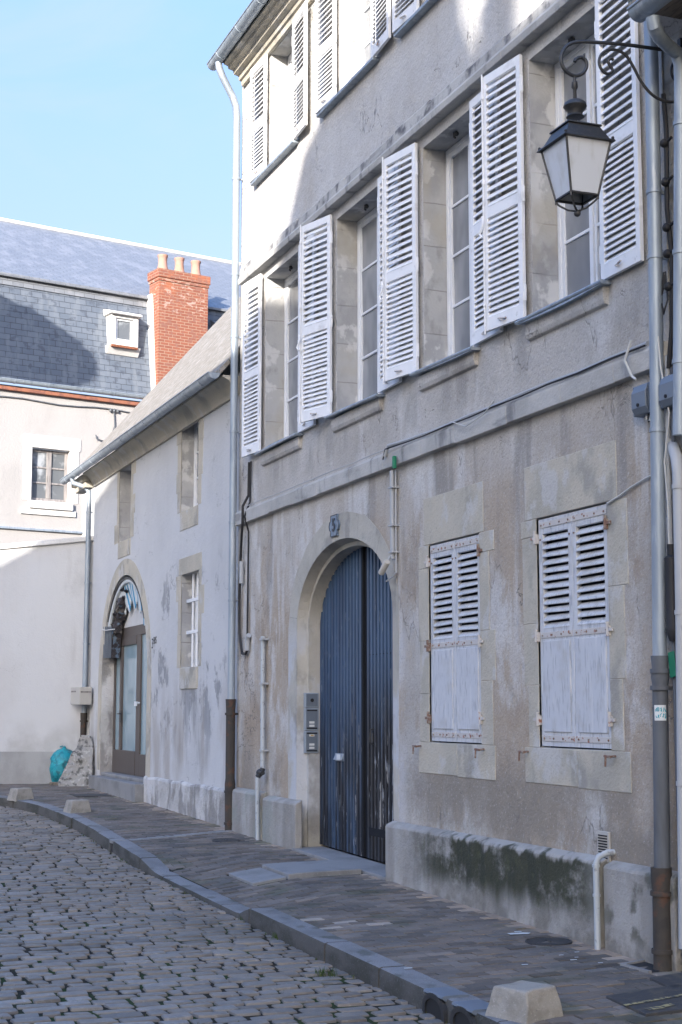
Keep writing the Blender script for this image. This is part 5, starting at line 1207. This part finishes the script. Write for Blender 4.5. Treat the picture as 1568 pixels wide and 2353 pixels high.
# glazed brown door under a plain panel
Dr = MB(); y0 = .22; zb_, zt_ = .565, 3.22
xa, xb = -28.58, -25.14
def fr(x0, x1, z0, z1, dy=0.0): Dr.box(x0, x1, y0 - dy, y0 + .06, z0, z1)
fr(xa, xb, zt_ - .18, zt_); xm = FA(346 * .0 + 322, 1600, y0).x
xl_ = FA(280, 1600, y0).x; xm0 = FA(313, 1600, y0).x; xm1 = FA(322, 1600, y0).x
fr(xa, xa + .10, zb_, zt_ - .1802); fr(xb - .10, xb, zb_, zt_ - .1802); fr(xm0, xm1, zb_, zt_ - .1802)
fr(xa + .1002, xm0 - .0002, zb_, zb_ + .42, .01); fr(xm1 + .0002, xb - .1002, zb_, zb_ + .38); fr(xl_ - .14, xl_, zb_ + .4202, zt_ - .1802, .01); fr(xl_ + .0002, xm0 - .0002, zt_ - .33, zt_ - .1804, .01)
dr = link('glazed_door', Dr, 'frame_brown', Lh, bevel=.006)
q = MB(); q.quad((xa + .1, y0 + .03, zb_ + .38), (xb - .1, y0 + .03, zb_ + .38), (xb - .1, y0 + .03, zt_ - .18), (xa + .1, y0 + .03, zt_ - .18)); link('pane', q, 'pane_door', dr, fix=False)
q = MB(); c = FA(277, 1640, y0 - .03); q.tube([(c.x - .05, y0 - .012, c.z), (c.x - .05, y0 - .07, c.z), (c.x + .14, y0 - .07, c.z)], .013, 8); q.box(c.x - .08, c.x - .02, y0 - .0205, y0 - .0105, c.z - .16, c.z + .06); link('handle', q, 'iron', dr)
q = MB(); c = FA(312, 1617, y0 - .02); q.box(c.x - .10, c.x + .10, y0 - .022, y0 - .011, c.z - .04, c.z + .04); q.tube([(c.x + .26, y0 - .01, c.z + .01), (c.x + .26, y0 - .06, c.z + .01)], .02, 8); link('lock_plate', q, 'label_white', dr)
q = MB(); cv = arch_curve(-26.86, 1.74, 2.36, 1.74, 2.36, 32)[1:-1]; cv = [(x_, z_) for x_, z_ in cv if z_ > zt_ + .01]
poly = [(cv[0][0], zt_ + .002)] + cv + [(cv[-1][0], zt_ + .002)]
q.prism(poly, y0 + .01, y0 + .05, lambda u, v, w_: (u, w_, v)); link('tympanum_panel', q, 'white_render', Lh)
# wrecked awning in the arch: hoop, striped valance on the right, crumpled slats on the left
t = thing('wrecked_awning', 'wrecked blue and white striped awning hanging crumpled in the arch of the glazed door', 'awning', (-26.86, 0, 3.2))
hoop = [( -26.86 + 1.66 * math.cos(a), .06, 2.36 + 1.66 * math.sin(a)) for a in [math.pi * (.93 - .72 * i / 24) for i in range(25)]]
q = MB(); q.tube(hoop, .045, 8); link('hoop', q, 'awning_white', t, smooth=True)
hoop2 = [(-26.86 + 1.70 * math.cos(a), .02, 2.36 + 1.70 * math.sin(a)) for a in [math.pi * (.80 - .62 * i / 24) for i in range(25)]]
q = MB(); q.tube(hoop2, .022, 8); link('wire', q, 'iron', t, smooth=True)
sA = MB(); sB = MB(); ns = 30
for i in range(ns):
    a0_, a1_ = math.pi * (.66 - .46 * i / ns), math.pi * (.66 - .46 * (i + 1) / ns)
    d0 = 1.12 + .10 * math.sin(i * .9); d1 = 1.12 + .10 * math.sin((i + 1) * .9)
    pts = [(-26.86 + 1.62 * math.cos(a0_), .07, 2.36 + 1.62 * math.sin(a0_)), (-26.86 + 1.62 * math.cos(a1_), .07, 2.36 + 1.62 * math.sin(a1_)), (-26.86 + (d1 + .12) * math.cos(a1_), .16, 2.36 + (d1 + .12) * math.sin(a1_)), (-26.86 + (d0 + .12) * math.cos(a0_), .16, 2.36 + (d0 + .12) * math.sin(a0_))]
    mb_ = sB if (i % 5 in (1, 3) and i > 5) else sA
    mb_.add(pts + [(p_[0], p_[1] + .012, p_[2]) for p_ in pts], [(0, 1, 2, 3), (7, 6, 5, 4), (0, 4, 5, 1), (2, 6, 7, 3)])
link('valance', sA, 'awning_white', t); link('valance_stripes', sB, 'awning_blue', t)
q = MB(); ar_ = random.Random(12)
def pxl(px, py): return FA(px, py, .10)
L_ = [(275, 1352), (262, 1368), (258, 1392), (254, 1420), (252, 1450), (249, 1490), (248, 1512)]; R_2 = [(300, 1352), (288, 1362), (285, 1392), (276, 1420), (270, 1450), (266, 1490), (265, 1512)]
cols_ = 12
gridv = []
for k in range(len(L_) * 3 - 2):
    f_ = k / 3; i = min(int(f_), len(L_) - 2); u = f_ - i
    A_ = pxl(*L_[i]).lerp(pxl(*L_[i + 1]), u); B_ = pxl(*R_2[i]).lerp(pxl(*R_2[i + 1]), u)
    row = []
    for c_ in range(cols_ + 1):
        p_ = A_.lerp(B_, c_ / cols_); amp = .10 if f_ < 4.2 else .03
        fold = (.06 if c_ % 2 else -.06) if f_ > 4 else ar_.uniform(-1, 1) * amp
        row.append((p_.x + ar_.uniform(-.5, .5) * (amp if f_ < 4.2 else 0), p_.y + fold, p_.z + ar_.uniform(-.5, .5) * (amp if f_ < 4.2 else 0)))
    gridv.append(row)
for back in (0, .05): pass
nr = len(gridv); vs = [p_ for r2 in gridv for p_ in r2] + [(p_[0], .19, p_[2]) for r2 in gridv for p_ in r2]; N_ = nr * (cols_ + 1)
fs = []
for i in range(nr - 1):
    for c_ in range(cols_):
        a_ = i * (cols_ + 1) + c_; fs += [(a_, a_ + 1, a_ + cols_ + 2, a_ + cols_ + 1), (N_ + a_, N_ + a_ + cols_ + 1, N_ + a_ + cols_ + 2, N_ + a_ + 1)]
for i in range(nr - 1):
    for c_ in (0, cols_): a_ = i * (cols_ + 1) + c_; fs.append((a_, a_ + cols_ + 1, N_ + a_ + cols_ + 1, N_ + a_))
for c_ in range(cols_): a_ = (nr - 1) * (cols_ + 1) + c_; fs.append((a_, a_ + 1, N_ + a_ + 1, N_ + a_))
q.add(vs, fs); link('crumpled_cloth', q, 'awning_cloth', t)
q = MB()
for k in range(6):
    p0 = pxl(249 + k * 3.1, 1512); p1 = pxl(252 + k * 3.4, 1440); q.tube([p0 + Vector((0, -.085, 0)), p1 + Vector((0, -.105, 0))], .013, 6)
link_each('slat', q, 'alu_dark', t, smooth=True)
q = MB(); q.tube([pxl(250, 1447) + Vector((0, -.12, 0)), pxl(262, 1449) + Vector((0, -.16, 0)), pxl(276, 1446) + Vector((0, -.1, 0))], .012, 6); link('rope', q, 'white_cable', t)
# painted number beside the door
t = thing('painted_number', 'small black painted 3 BIS on the render right of the glazed door', 'house number', tuple(FA(352, 1478)))
for nm, body, sz, px, py in (('digit', '3', .24, 351, 1480), ('lettering', 'BIS', .17, 357, 1472)):
    c = FA(px, py); text_mesh(nm, body, sz, t, Vector((c.x, -.003, c.z)) - Vector(t.location), 'ink')
# mailbox on the left pipe
c = FA(214, 1598, -.2); t = thing('letter_box', 'beige letter box fixed over the downpipe at the low house corner', 'letter box', tuple(c))
q = MB(); mr = Matrix.Translation((-29.55, -.17, c.z)) @ Matrix.Rotation(math.radians(8), 4, 'Z'); q.box(-.24, .26, -.15, .10, -.17, .17, mr); link('case', q, 'beige_plastic', t, bevel=.012)
q = MB(); q.box(.2605, .265, -.13, .08, .06, .09, mr); q.box(-.22, .05, -.155, -.1505, .07, .10, mr); link('slot', q, 'frame_wood', t)

# bag, stone, board at the corner
p = gpix(172, 1795); t = thing('rubbish_bag', 'full teal plastic rubbish bag standing against the garden wall', 'rubbish bag', tuple(p))
p = Vector((-29.95, -.42, gz(-29.95, -.42)))
t.location = p; q = MB(); n_ = 28; prof = [(.05, 0), (.21, .02), (.255, .14), (.27, .30), (.26, .42), (.21, .52), (.12, .58), (.05, .60), (.03, .62)]
vs = []
for i in range(33):
    f_ = i / 32 * (len(prof) - 1); k = min(int(f_), len(prof) - 2); u = f_ - k; r0 = prof[k][0] * (1 - u) + prof[k + 1][0] * u; z_ = prof[k][1] * (1 - u) + prof[k + 1][1] * u
    for j in range(n_):
        a = 2 * math.pi * j / n_; v_ = Vector((math.cos(a), math.sin(a), z_ * 2.5)); rr = r0 * (1 + .16 * mnoise.noise(v_ * 2.6) + .08 * mnoise.noise(v_ * 7)); vs.append((p.x + rr * math.cos(a), p.y + rr * math.sin(a), p.z + z_ * 1.12))
q.add(vs, [(i * n_ + j, i * n_ + (j + 1) % n_, (i + 1) * n_ + (j + 1) % n_, (i + 1) * n_ + j) for i in range(32) for j in range(n_)] + [tuple(range(32 * n_, 33 * n_)), tuple(range(n_))[::-1]]); link('bag', q, 'teal', t, smooth=True)
q = MB()
for k in range(5): a = k * 1.25; q.tube([(p.x, p.y, p.z + .68), (p.x + .04 * math.cos(a), p.y + .04 * math.sin(a), p.z + .72), (p.x + .10 * math.cos(a), p.y + .10 * math.sin(a), p.z + .70 + .03 * (k % 2))], .010, 5)
link('knot', q, 'teal', t)
p2 = Vector((-29.5, -.42, gz(-29.5, -.42))); q = MB(); q.box(-.35, .55, -.06, .12, .0, .05, Matrix.Translation(p2) @ Matrix.Rotation(1.1, 4, 'Z')); tag(link('wood_board', q, 'wood', bevel=.005), 'weathered wooden board lying under the teal bag', 'board')
# rough slab leaning on the corner
q = MB(); sh = [(-.36, 0), (.30, 0), (.33, .35), (.31, .80), (.22, 1.0), (.06, 1.02), (-.02, .92), (-.04, .78), (-.16, .62), (-.26, .38), (-.36, .12)]
m_ = 5
org = Vector((-29.0, -.38, gz(-29, -.38) - .02))
ux_ = RT.copy(); dp = Vector((FW.x, FW.y, 0)).normalized()
def slabp(u, v, w_):
    lean = .28; P_ = org + ux_ * (u * .92 + .0) + dp * (w_ + v * lean) + Vector((0, 0, v * .96)); nn = mnoise.noise(P_ * 5) * .045 + mnoise.noise(P_ * 14) * .02
    return P_ + dp * nn + ux_ * nn * .5
cen = Vector((0, .45)); vs = []; fs = []; nS = len(sh)
fine = []
for i in range(nS):
    a_, b_ = Vector(sh[i]), Vector(sh[(i + 1) % nS])
    for k in range(4): fine.append(a_.lerp(b_, k / 4))
nF = len(fine); RR = [1, .96, .85, .65, .45, .25, .1]
for w_ in (0.0, .16):
    for rr in RR: vs += [slabp(cen.x + (f_.x - cen.x) * rr, cen.y + (f_.y - cen.y) * rr, w_ + (.03 if rr == 1 and w_ == 0 else 0) - (.03 if rr == 1 and w_ > 0 else 0)) for f_ in fine]
kR = len(RR)
for s_ in (0, 1):
    o_ = s_ * kR * nF
    for r2 in range(kR - 1): fs += [(o_ + r2 * nF + i, o_ + r2 * nF + (i + 1) % nF, o_ + (r2 + 1) * nF + (i + 1) % nF, o_ + (r2 + 1) * nF + i) for i in range(nF)]
    fs.append(tuple(o_ + (kR - 1) * nF + i for i in range(nF)))
fs += [(i, (i + 1) % nF, kR * nF + (i + 1) % nF, kR * nF + i) for i in range(nF)]
q.add(vs, fs); tag(link('stone_slab', q, 'rock', smooth=False), 'rough pitted grey stone slab leaning against the low house corner', 'stone')

# ================================================================== GARDEN WALL (local x = to the right, y = away)
gang = math.atan2(RT.y, RT.x)
Gw = thing('garden_wall', 'tall plain white rendered garden wall with sloping coping and grey base', 'wall', tuple(GO), gang)
q = MB(); q.add([(-9, 0, -.5), (.2, 0, -.5), (.2, 0, 5.06), (-9, 0, 4.2), (-9, .3, -.5), (.2, .3, -.5), (.2, .3, 5.06), (-9, .3, 4.2)], [(0, 1, 2, 3), (4, 7, 6, 5), (3, 2, 6, 7), (0, 3, 7, 4), (1, 5, 6, 2)]); link('wall', q, 'white_render', Gw, world=False)
q = MB(); q.add([(x_, y_, 5.06 + .0935 * (x_ - .2) + dz) for dz in (.002, .10) for (x_, y_) in ((-9, -.06), (.05, -.06), (.05, .36), (-9, .36))], [(3, 2, 1, 0), (4, 5, 6, 7), (0, 1, 5, 4), (1, 2, 6, 5), (2, 3, 7, 6), (3, 0, 4, 7)]); link('coping', q, 'far_white', Gw, world=False, bevel=.01)
q = MB(); q.box(-9, .1, -.012, -.0005, -.5, .91); link('painted_base', q, 'dado', Gw, world=False)

# ================================================================== FAR HOUSE (local x along its front, y away, z up)
u56 = math.atan2(FW.y, FW.x) - math.radians(56)
fU = Vector((math.cos(u56), math.sin(u56), 0)); d = ray(120, 1632); fwh = Vector((FW.x, FW.y, 0)).normalized()
FO = CAM + d * (38.0 / d.dot(fwh)); FO.z = 0
Fh = thing('mansard_house', 'white house beyond the garden wall with slate mansard roof and brick chimney', 'house', tuple(FO), u56)
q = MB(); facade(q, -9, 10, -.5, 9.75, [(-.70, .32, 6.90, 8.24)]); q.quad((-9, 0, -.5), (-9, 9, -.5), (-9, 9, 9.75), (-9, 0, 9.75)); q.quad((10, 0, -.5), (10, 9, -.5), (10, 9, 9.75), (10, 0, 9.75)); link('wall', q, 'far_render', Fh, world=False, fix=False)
q = MB(); reveal(q, -.70, .32, 6.90, 8.24, 0, .16); link('window_reveal', q, 'far_white', Fh, world=False, fix=False)
f = MB(); x0, x1, z0, z1, yy = -.69, .31, 6.91, 8.23, .12
f.box(x0, x0 + .07, yy, yy + .05, z0, z1); f.box(x1 - .07, x1, yy, yy + .05, z0, z1); f.box(x0 + .07, x1 - .07, yy, yy + .05, z0, z0 + .08); f.box(x0 + .07, x1 - .07, yy, yy + .05, z1 - .07, z1); xm = (x0 + x1) / 2; f.box(xm - .06, xm + .06, yy - .015, yy + .05, z0 + .08, z1 - .07)
for r_ in (1, 2):
    zc = z0 + .08 + (z1 - z0 - .15) * r_ / 3; f.box(x0 + .07, xm - .06, yy + .005, yy + .05, zc - .02, zc + .02); f.box(xm + .06, x1 - .07, yy + .005, yy + .05, zc - .02, zc + .02)
fo = link('window', f, 'frame_wood', Fh, world=False, bevel=.004)
q = MB(); q.quad((x0, yy + .03, z0), (x1, yy + .03, z0), (x1, yy + .03, z1), (x0, yy + .03, z1)); link('pane', q, 'pane_far', fo, world=False, fix=False)
q = MB(); q.box(-.95, .60, -.025, .02, 8.242, 8.56); q.box(-.93, -.702, -.02, .02, 6.90, 8.24); q.box(.322, .56, -.02, .02, 6.90, 8.24); q.box(-.98, .5, -.045, .02, 6.55, 6.70); link('window_surround', q, 'far_white', Fh, world=False, bevel=.01)
q = MB(); q.box(-.78, .40, -.10, .02, 6.702, 6.895); link('window_sill', q, 'far_white', Fh, world=False, bevel=.012)
q = MB(); q.box(.70, 1.6, -.05, .02, 5.2, 7.6); link('corner_pier', q, 'far_white', Fh, world=False, bevel=.01)
q = MB(); q.box(-9, .69, -.06, .02, 6.14, 6.20); link('ledge', q, 'zinc', Fh, world=False, bevel=.01)
q = MB(); q.box(-9, 10, -.10, .0, 9.60, 9.70); link('eaves_brick', q, 'brick_trim', Fh, world=False, bevel=.02)
gutter_o = gutter  # local builder: same code, no world offset
q = MB(); n_ = 11; arc = [(math.cos(math.pi + math.pi * k / 10), math.sin(math.pi + math.pi * k / 10)) for k in range(11)]; yy, zz, r_ = -.20, 9.85, .09
q.prism([(yy + r_ * c_, zz + r_ * s_) for c_, s_ in arc] + [(yy + (r_ - .008) * c_, zz + (r_ - .008) * s_) for c_, s_ in arc[::-1]], -9, 2.75, lambda u, v, w_: (w_, u, v)); q.tube([(-9, yy - r_, zz), (2.75, yy - r_, zz)], .012, 6); go = link('gutter', q, 'zinc', Fh, world=False, smooth=True)
q = MB()
for k in range(13): x_ = -8.5 + k * .9; r2 = .1; q.prism([(yy + r2 * c_, zz + r2 * s_) for c_, s_ in arc] + [(yy + r_ * c_, zz + r_ * s_) for c_, s_ in arc[::-1]], x_ - .015, x_ + .015, lambda u, v, w_: (w_, u, v))
link_each('gutter_joint', q, 'zinc', go, world=False)
# mansard: steep slate, then the upper roof, paled to carry its sheen
EY, EZ_, BY, BZ, RY, RZ = -.16, 9.88, .24, 12.68, 4.2, 15.38
q = MB(); q.quad((-9, EY, EZ_), (10, EY, EZ_), (10, BY, BZ), (-9, BY, BZ)); q.add([(-9, EY, EZ_), (-9, 9, EZ_), (-9, BY, BZ)], [(0, 1, 2)]); rf = link('roof', q, 'slate', Fh, world=False, fix=False)
q = MB(); q.add([(-9, BY - .10, BZ - .03), (10, BY - .10, BZ - .03), (10, RY, RZ), (-9, RY, RZ), (-9, BY - .10, BZ - .09), (10, BY - .10, BZ - .09), (10, RY, RZ - .06), (-9, RY, RZ - .06)], [(0, 1, 2, 3), (4, 7, 6, 5), (0, 4, 5, 1), (0, 3, 7, 4), (1, 5, 6, 2)]); q.quad((-9, RY, RZ), (10, RY, RZ), (10, 10, 12.5), (-9, 10, 12.5)); link('shallow_roof', q, 'slate_sheen', rf, world=False)
q = MB(); q.tube([(-9, BY - .06, BZ - .10), (2.5, BY - .13, BZ - .10)], .03, 8); q.quad((-9, BY - .035, BZ - .115), (2.5, BY - .035, BZ - .115), (2.5, BY - .075, BZ - .33), (-9, BY - .075, BZ - .33)); link('break_flashing', q, 'slate_sheen', rf, world=False, smooth=True)
q = MB(); q.tube([(-9, RY, RZ + .02), (10, RY, RZ + .02)], .06, 8); link('ridge_cap', q, 'far_white', rf, world=False, smooth=True)
# dormer
D2 = MB()
def ys(z_): return EY + (BY - EY) * (z_ - EZ_) / (BZ - EZ_)
dx0, dx1, dz0_, dz1 = 1.30, 2.08, 11.12, 11.92; yf = ys(11.12) - .22
D2.box(dx0, dx0 + .14, yf, ys(12.1) + .10, dz0_, dz1); D2.box(dx1 - .14, dx1, yf, ys(12.1) + .10, dz0_, dz1); D2.box(dx0 + .1402, dx1 - .1402, yf, yf + .3, dz0_, dz0_ + .13); D2.box(dx0 + .1402, dx1 - .1402, yf, yf + .3, dz1 - .08, dz1)
dm = link('dormer', D2, 'far_white', Fh, world=False, bevel=.012)
q = MB(); q.prism([(yf - .12, dz1 + .002), (yf - .10, dz1 + .07), (ys(12.5) + .1, dz1 + .24), (ys(12.5) + .1, dz1 + .002)], dx0 - .07, dx1 + .07, lambda u, v, w_: (w_, u, v)); link('dormer_roof', q, 'far_white', dm, world=False, bevel=.03, seg=2)
q = MB(); x0, x1, z0, z1 = dx0 + .141, dx1 - .141, dz0_ + .131, dz1 - .081; q.box(x0, x0 + .06, yf + .05, yf + .1, z0, z1); q.box(x1 - .06, x1, yf + .05, yf + .1, z0, z1); q.box(x0 + .06, x1 - .06, yf + .05, yf + .1, z0, z0 + .05); q.box(x0 + .06, x1 - .06, yf + .05, yf + .1, z1 - .05, z1); link('dormer_window', q, 'frame_white', dm, world=False)
q = MB(); q.quad((x0, yf + .08, z0), (x1, yf + .08, z0), (x1, yf + .08, z1), (x0, yf + .08, z1)); link('dormer_pane', q, 'pane_far', dm, world=False, fix=False)
q = MB(); q.prism([(ys(11.1) - .20, 11.11), (ys(10.9) - .02, 10.9), (ys(10.9) + .02, 10.9), (ys(11.1) + .05, 11.11)], dx0 - .05, dx1 + .08, lambda u, v, w_: (w_, u, v)); link('dormer_apron', q, 'far_white', dm, world=False)
q = MB(); q.box(dx0 + .02, dx1 - .02, yf - .02, yf + .1, dz0_ - .06, dz0_ - .001); link('rusty_sill', q, 'rust', dm, world=False)
# brick chimney with three pots
q = MB(); cx0, cx1, cy0, cy1, cz1 = 2.56, 4.04, -.40, .16, 12.98; q.box(cx0, cx1, cy0, cy1, 8.5, cz1)
q.box(cx0 - .02, cx1 + .02, cy0 - .02, cy1 + .02, cz1 + .001, cz1 + .09); q.box(cx0 - .045, cx1 + .045, cy0 - .045, cy1 + .045, cz1 + .091, cz1 + .32)
q.v = [(x_, y_, z_ - 10) for x_, y_, z_ in q.v]
ch = link('chimney', q, 'brick', Fh, world=False, bevel=.008); ch.location = (0, 0, 10)
for k in range(3):
    q = MB(); q.lathe([(.17, 0), (.165, .04), (.13, .16), (.115, .30), (.122, .40), (.14, .43), (.14, .47), (.11, .47), (.105, .26)], (cx0 + .24 + k * .50, cy0 + .28, cz1 + .31 - 10), 20); link('chimney_pot', q, 'terracotta', ch, world=False, smooth=True)
q = MB(); q.prism([(-.33, EZ_), (-.05, BZ), (BY + .12, BZ), (EY, EZ_)], cx0 - .05, cx0 - .001, lambda u, v, w_: (w_, u, v)); link('chimney_flashing', q, 'far_white', rf, world=False)
# second dormer in the shade right of the chimney
q = MB(); q.box(4.60, 5.9, -.05, 1.6, 11.2, 11.95); d3 = link('dormer', q, 'far_white', Fh, world=False)
q = MB(); q.prism([(-.28, 11.96), (-.28, 12.06), (1.9, 13.15), (1.9, 11.96)], 4.44, 6.1, lambda u, v, w_: (w_, u, v)); link('dormer_roof', q, 'slate_sheen', d3, world=False)
q = MB(); q.box(4.58, 5.0, -.25, -.05, 11.88, 11.958); link('dormer_eave', q, 'brick_trim', d3, world=False)
# cable under the eaves with a hanging loop
q = MB(); q.tube([(-9 + .5 * k, -.03, 9.42 + .03 * math.sin(k * 1.3)) for k in range(23)] + [(2.5, -.03, 9.36)], .018, 6); q.tube([(1.5, -.04, 9.38), (1.52, -.05, 9.0), (1.42, -.05, 8.72), (1.22, -.05, 8.58), (1.02, -.05, 8.62), (1.0, -.05, 8.72)], .016, 6)
for x_ in (1.4, 1.5, 1.6): q.sphere((x_, -.05, 9.40), .04, 8, 6)
c_o = link('cable', q, 'pipe_grey', None, world=False, smooth=True); c_o.matrix_world = Matrix.Translation(FO) @ Matrix.Rotation(u56, 4, 'Z'); tag(c_o, 'dark cable slung under the eaves of the white house, one end hanging in a hook', 'cable', 'cables on the house fronts')

# ================================================================== UNSEEN SHADOW CASTERS (added outside the frame to shade street, facades and slates)
prof = [(-24.6, -.6), (-24.6, 6.3), (-24.2, 6.6), (-21.2, 8.6), (-20.0, 9.75), (-17.5, 10.2), (-10.3, 10.62), (-8.1, 11.6), (-7.05, 12.9), (-5.4, 13.15), (-4.5, 13.25), (-3.15, 13.45), (-3.05, 12.5), (-2.62, 11.75), (-2.15, 11.72), (-2.1, 12.6), (-1.95, 12.6), (-1.9, 11.7), (-.6, 11.75), (-.3, 13.2), (14, 13.2), (14, -.6)]  # added roofline, shaped so its shadow edges fall right on the facades
OY = -28.0; k_ = (-OY - 8.15); prof = [(x_ + 1.2 * k_ if i not in (20, 21) else 27, z_ + (.49 * k_ if z_ > 0 else 0)) for i, (x_, z_) in enumerate(prof)]
Op = thing('shade_house', 'unseen tall house added behind the camera, its gable outline shaped to shade the facades', 'house', (12, OY, 0))
q = MB(); q.prism(prof, OY - .5, OY, lambda u, v, w_: (u, w_, v)); link('wall', q, 'white_render', Op)
q = MB(); q.box(-.4, 26.9, OY - 9, OY - .501, -.6, 14.0); link('rear_wing', q, 'white_render', Op)
q = MB()
for x_ in range(2, 26, 3):
    for z_ in (1.0, 4.4, 7.8, 11.2): q.box(x_, x_ + 1.1, OY + .001, OY + .03, z_, z_ + 1.9)
link_each('window', q, 'frame_wood', Op)
# an added flat-crowned pine, sized and placed to throw the round shadow on the slates
nF_ = Vector((math.sin(u56), -math.cos(u56), 0)); nF_ = nF_ if nF_.x > 0 else -nF_
d = ray(-30, 760); Pl = FO - nF_ * .05; tt = (Pl - CAM).dot(nF_) / d.dot(nF_); ctr = CAM + d * tt; ctr = ctr - LDIR * ((ctr.y + 11.0) / LDIR.y)
Tr = thing('shadow_pine', 'unseen flat crowned pine added to cast the round shadow on the slates', 'tree', (ctr.x, ctr.y, -.3))
q = MB(); q.tube([(ctr.x - .4, ctr.y, -.4), (ctr.x - .3, ctr.y + .1, 6), (ctr.x - .1, ctr.y, 12), (ctr.x, ctr.y, ctr.z)], [.38, .3, .22, .1], 10)
tr_ = random.Random(21)
for k in range(7): a = k * .9; q.tube([(ctr.x - .1, ctr.y, ctr.z - 1.6), (ctr.x + .8 * math.cos(a), ctr.y + .8 * math.sin(a), ctr.z - .5), (ctr.x + 1.3 * math.cos(a), ctr.y + 1.3 * math.sin(a), ctr.z)], [.1, .07, .03], 6)
link('trunk', q, 'bark', Tr, smooth=True)
q = MB()
for k in range(5200):
    while True:
        v_ = Vector((tr_.uniform(-1, 1), tr_.uniform(-1, 1), tr_.uniform(-1, 1)))
        if v_.length < 1: break
    v_ = v_.normalized() * (v_.length ** .4)
    c_ = ctr + Vector((v_.x * 1.85, v_.y * 1.85, v_.z * .86)); a = Vector((tr_.uniform(-1, 1), tr_.uniform(-1, 1), tr_.uniform(-1, 1))).normalized(); b_ = a.orthogonal().normalized(); s_ = .16
    q.quad(c_ + a * s_, c_ + b_ * s_ * .6, c_ - a * s_, c_ - b_ * s_ * .6)
link('crown', q, 'leaf', Tr, fix=False)
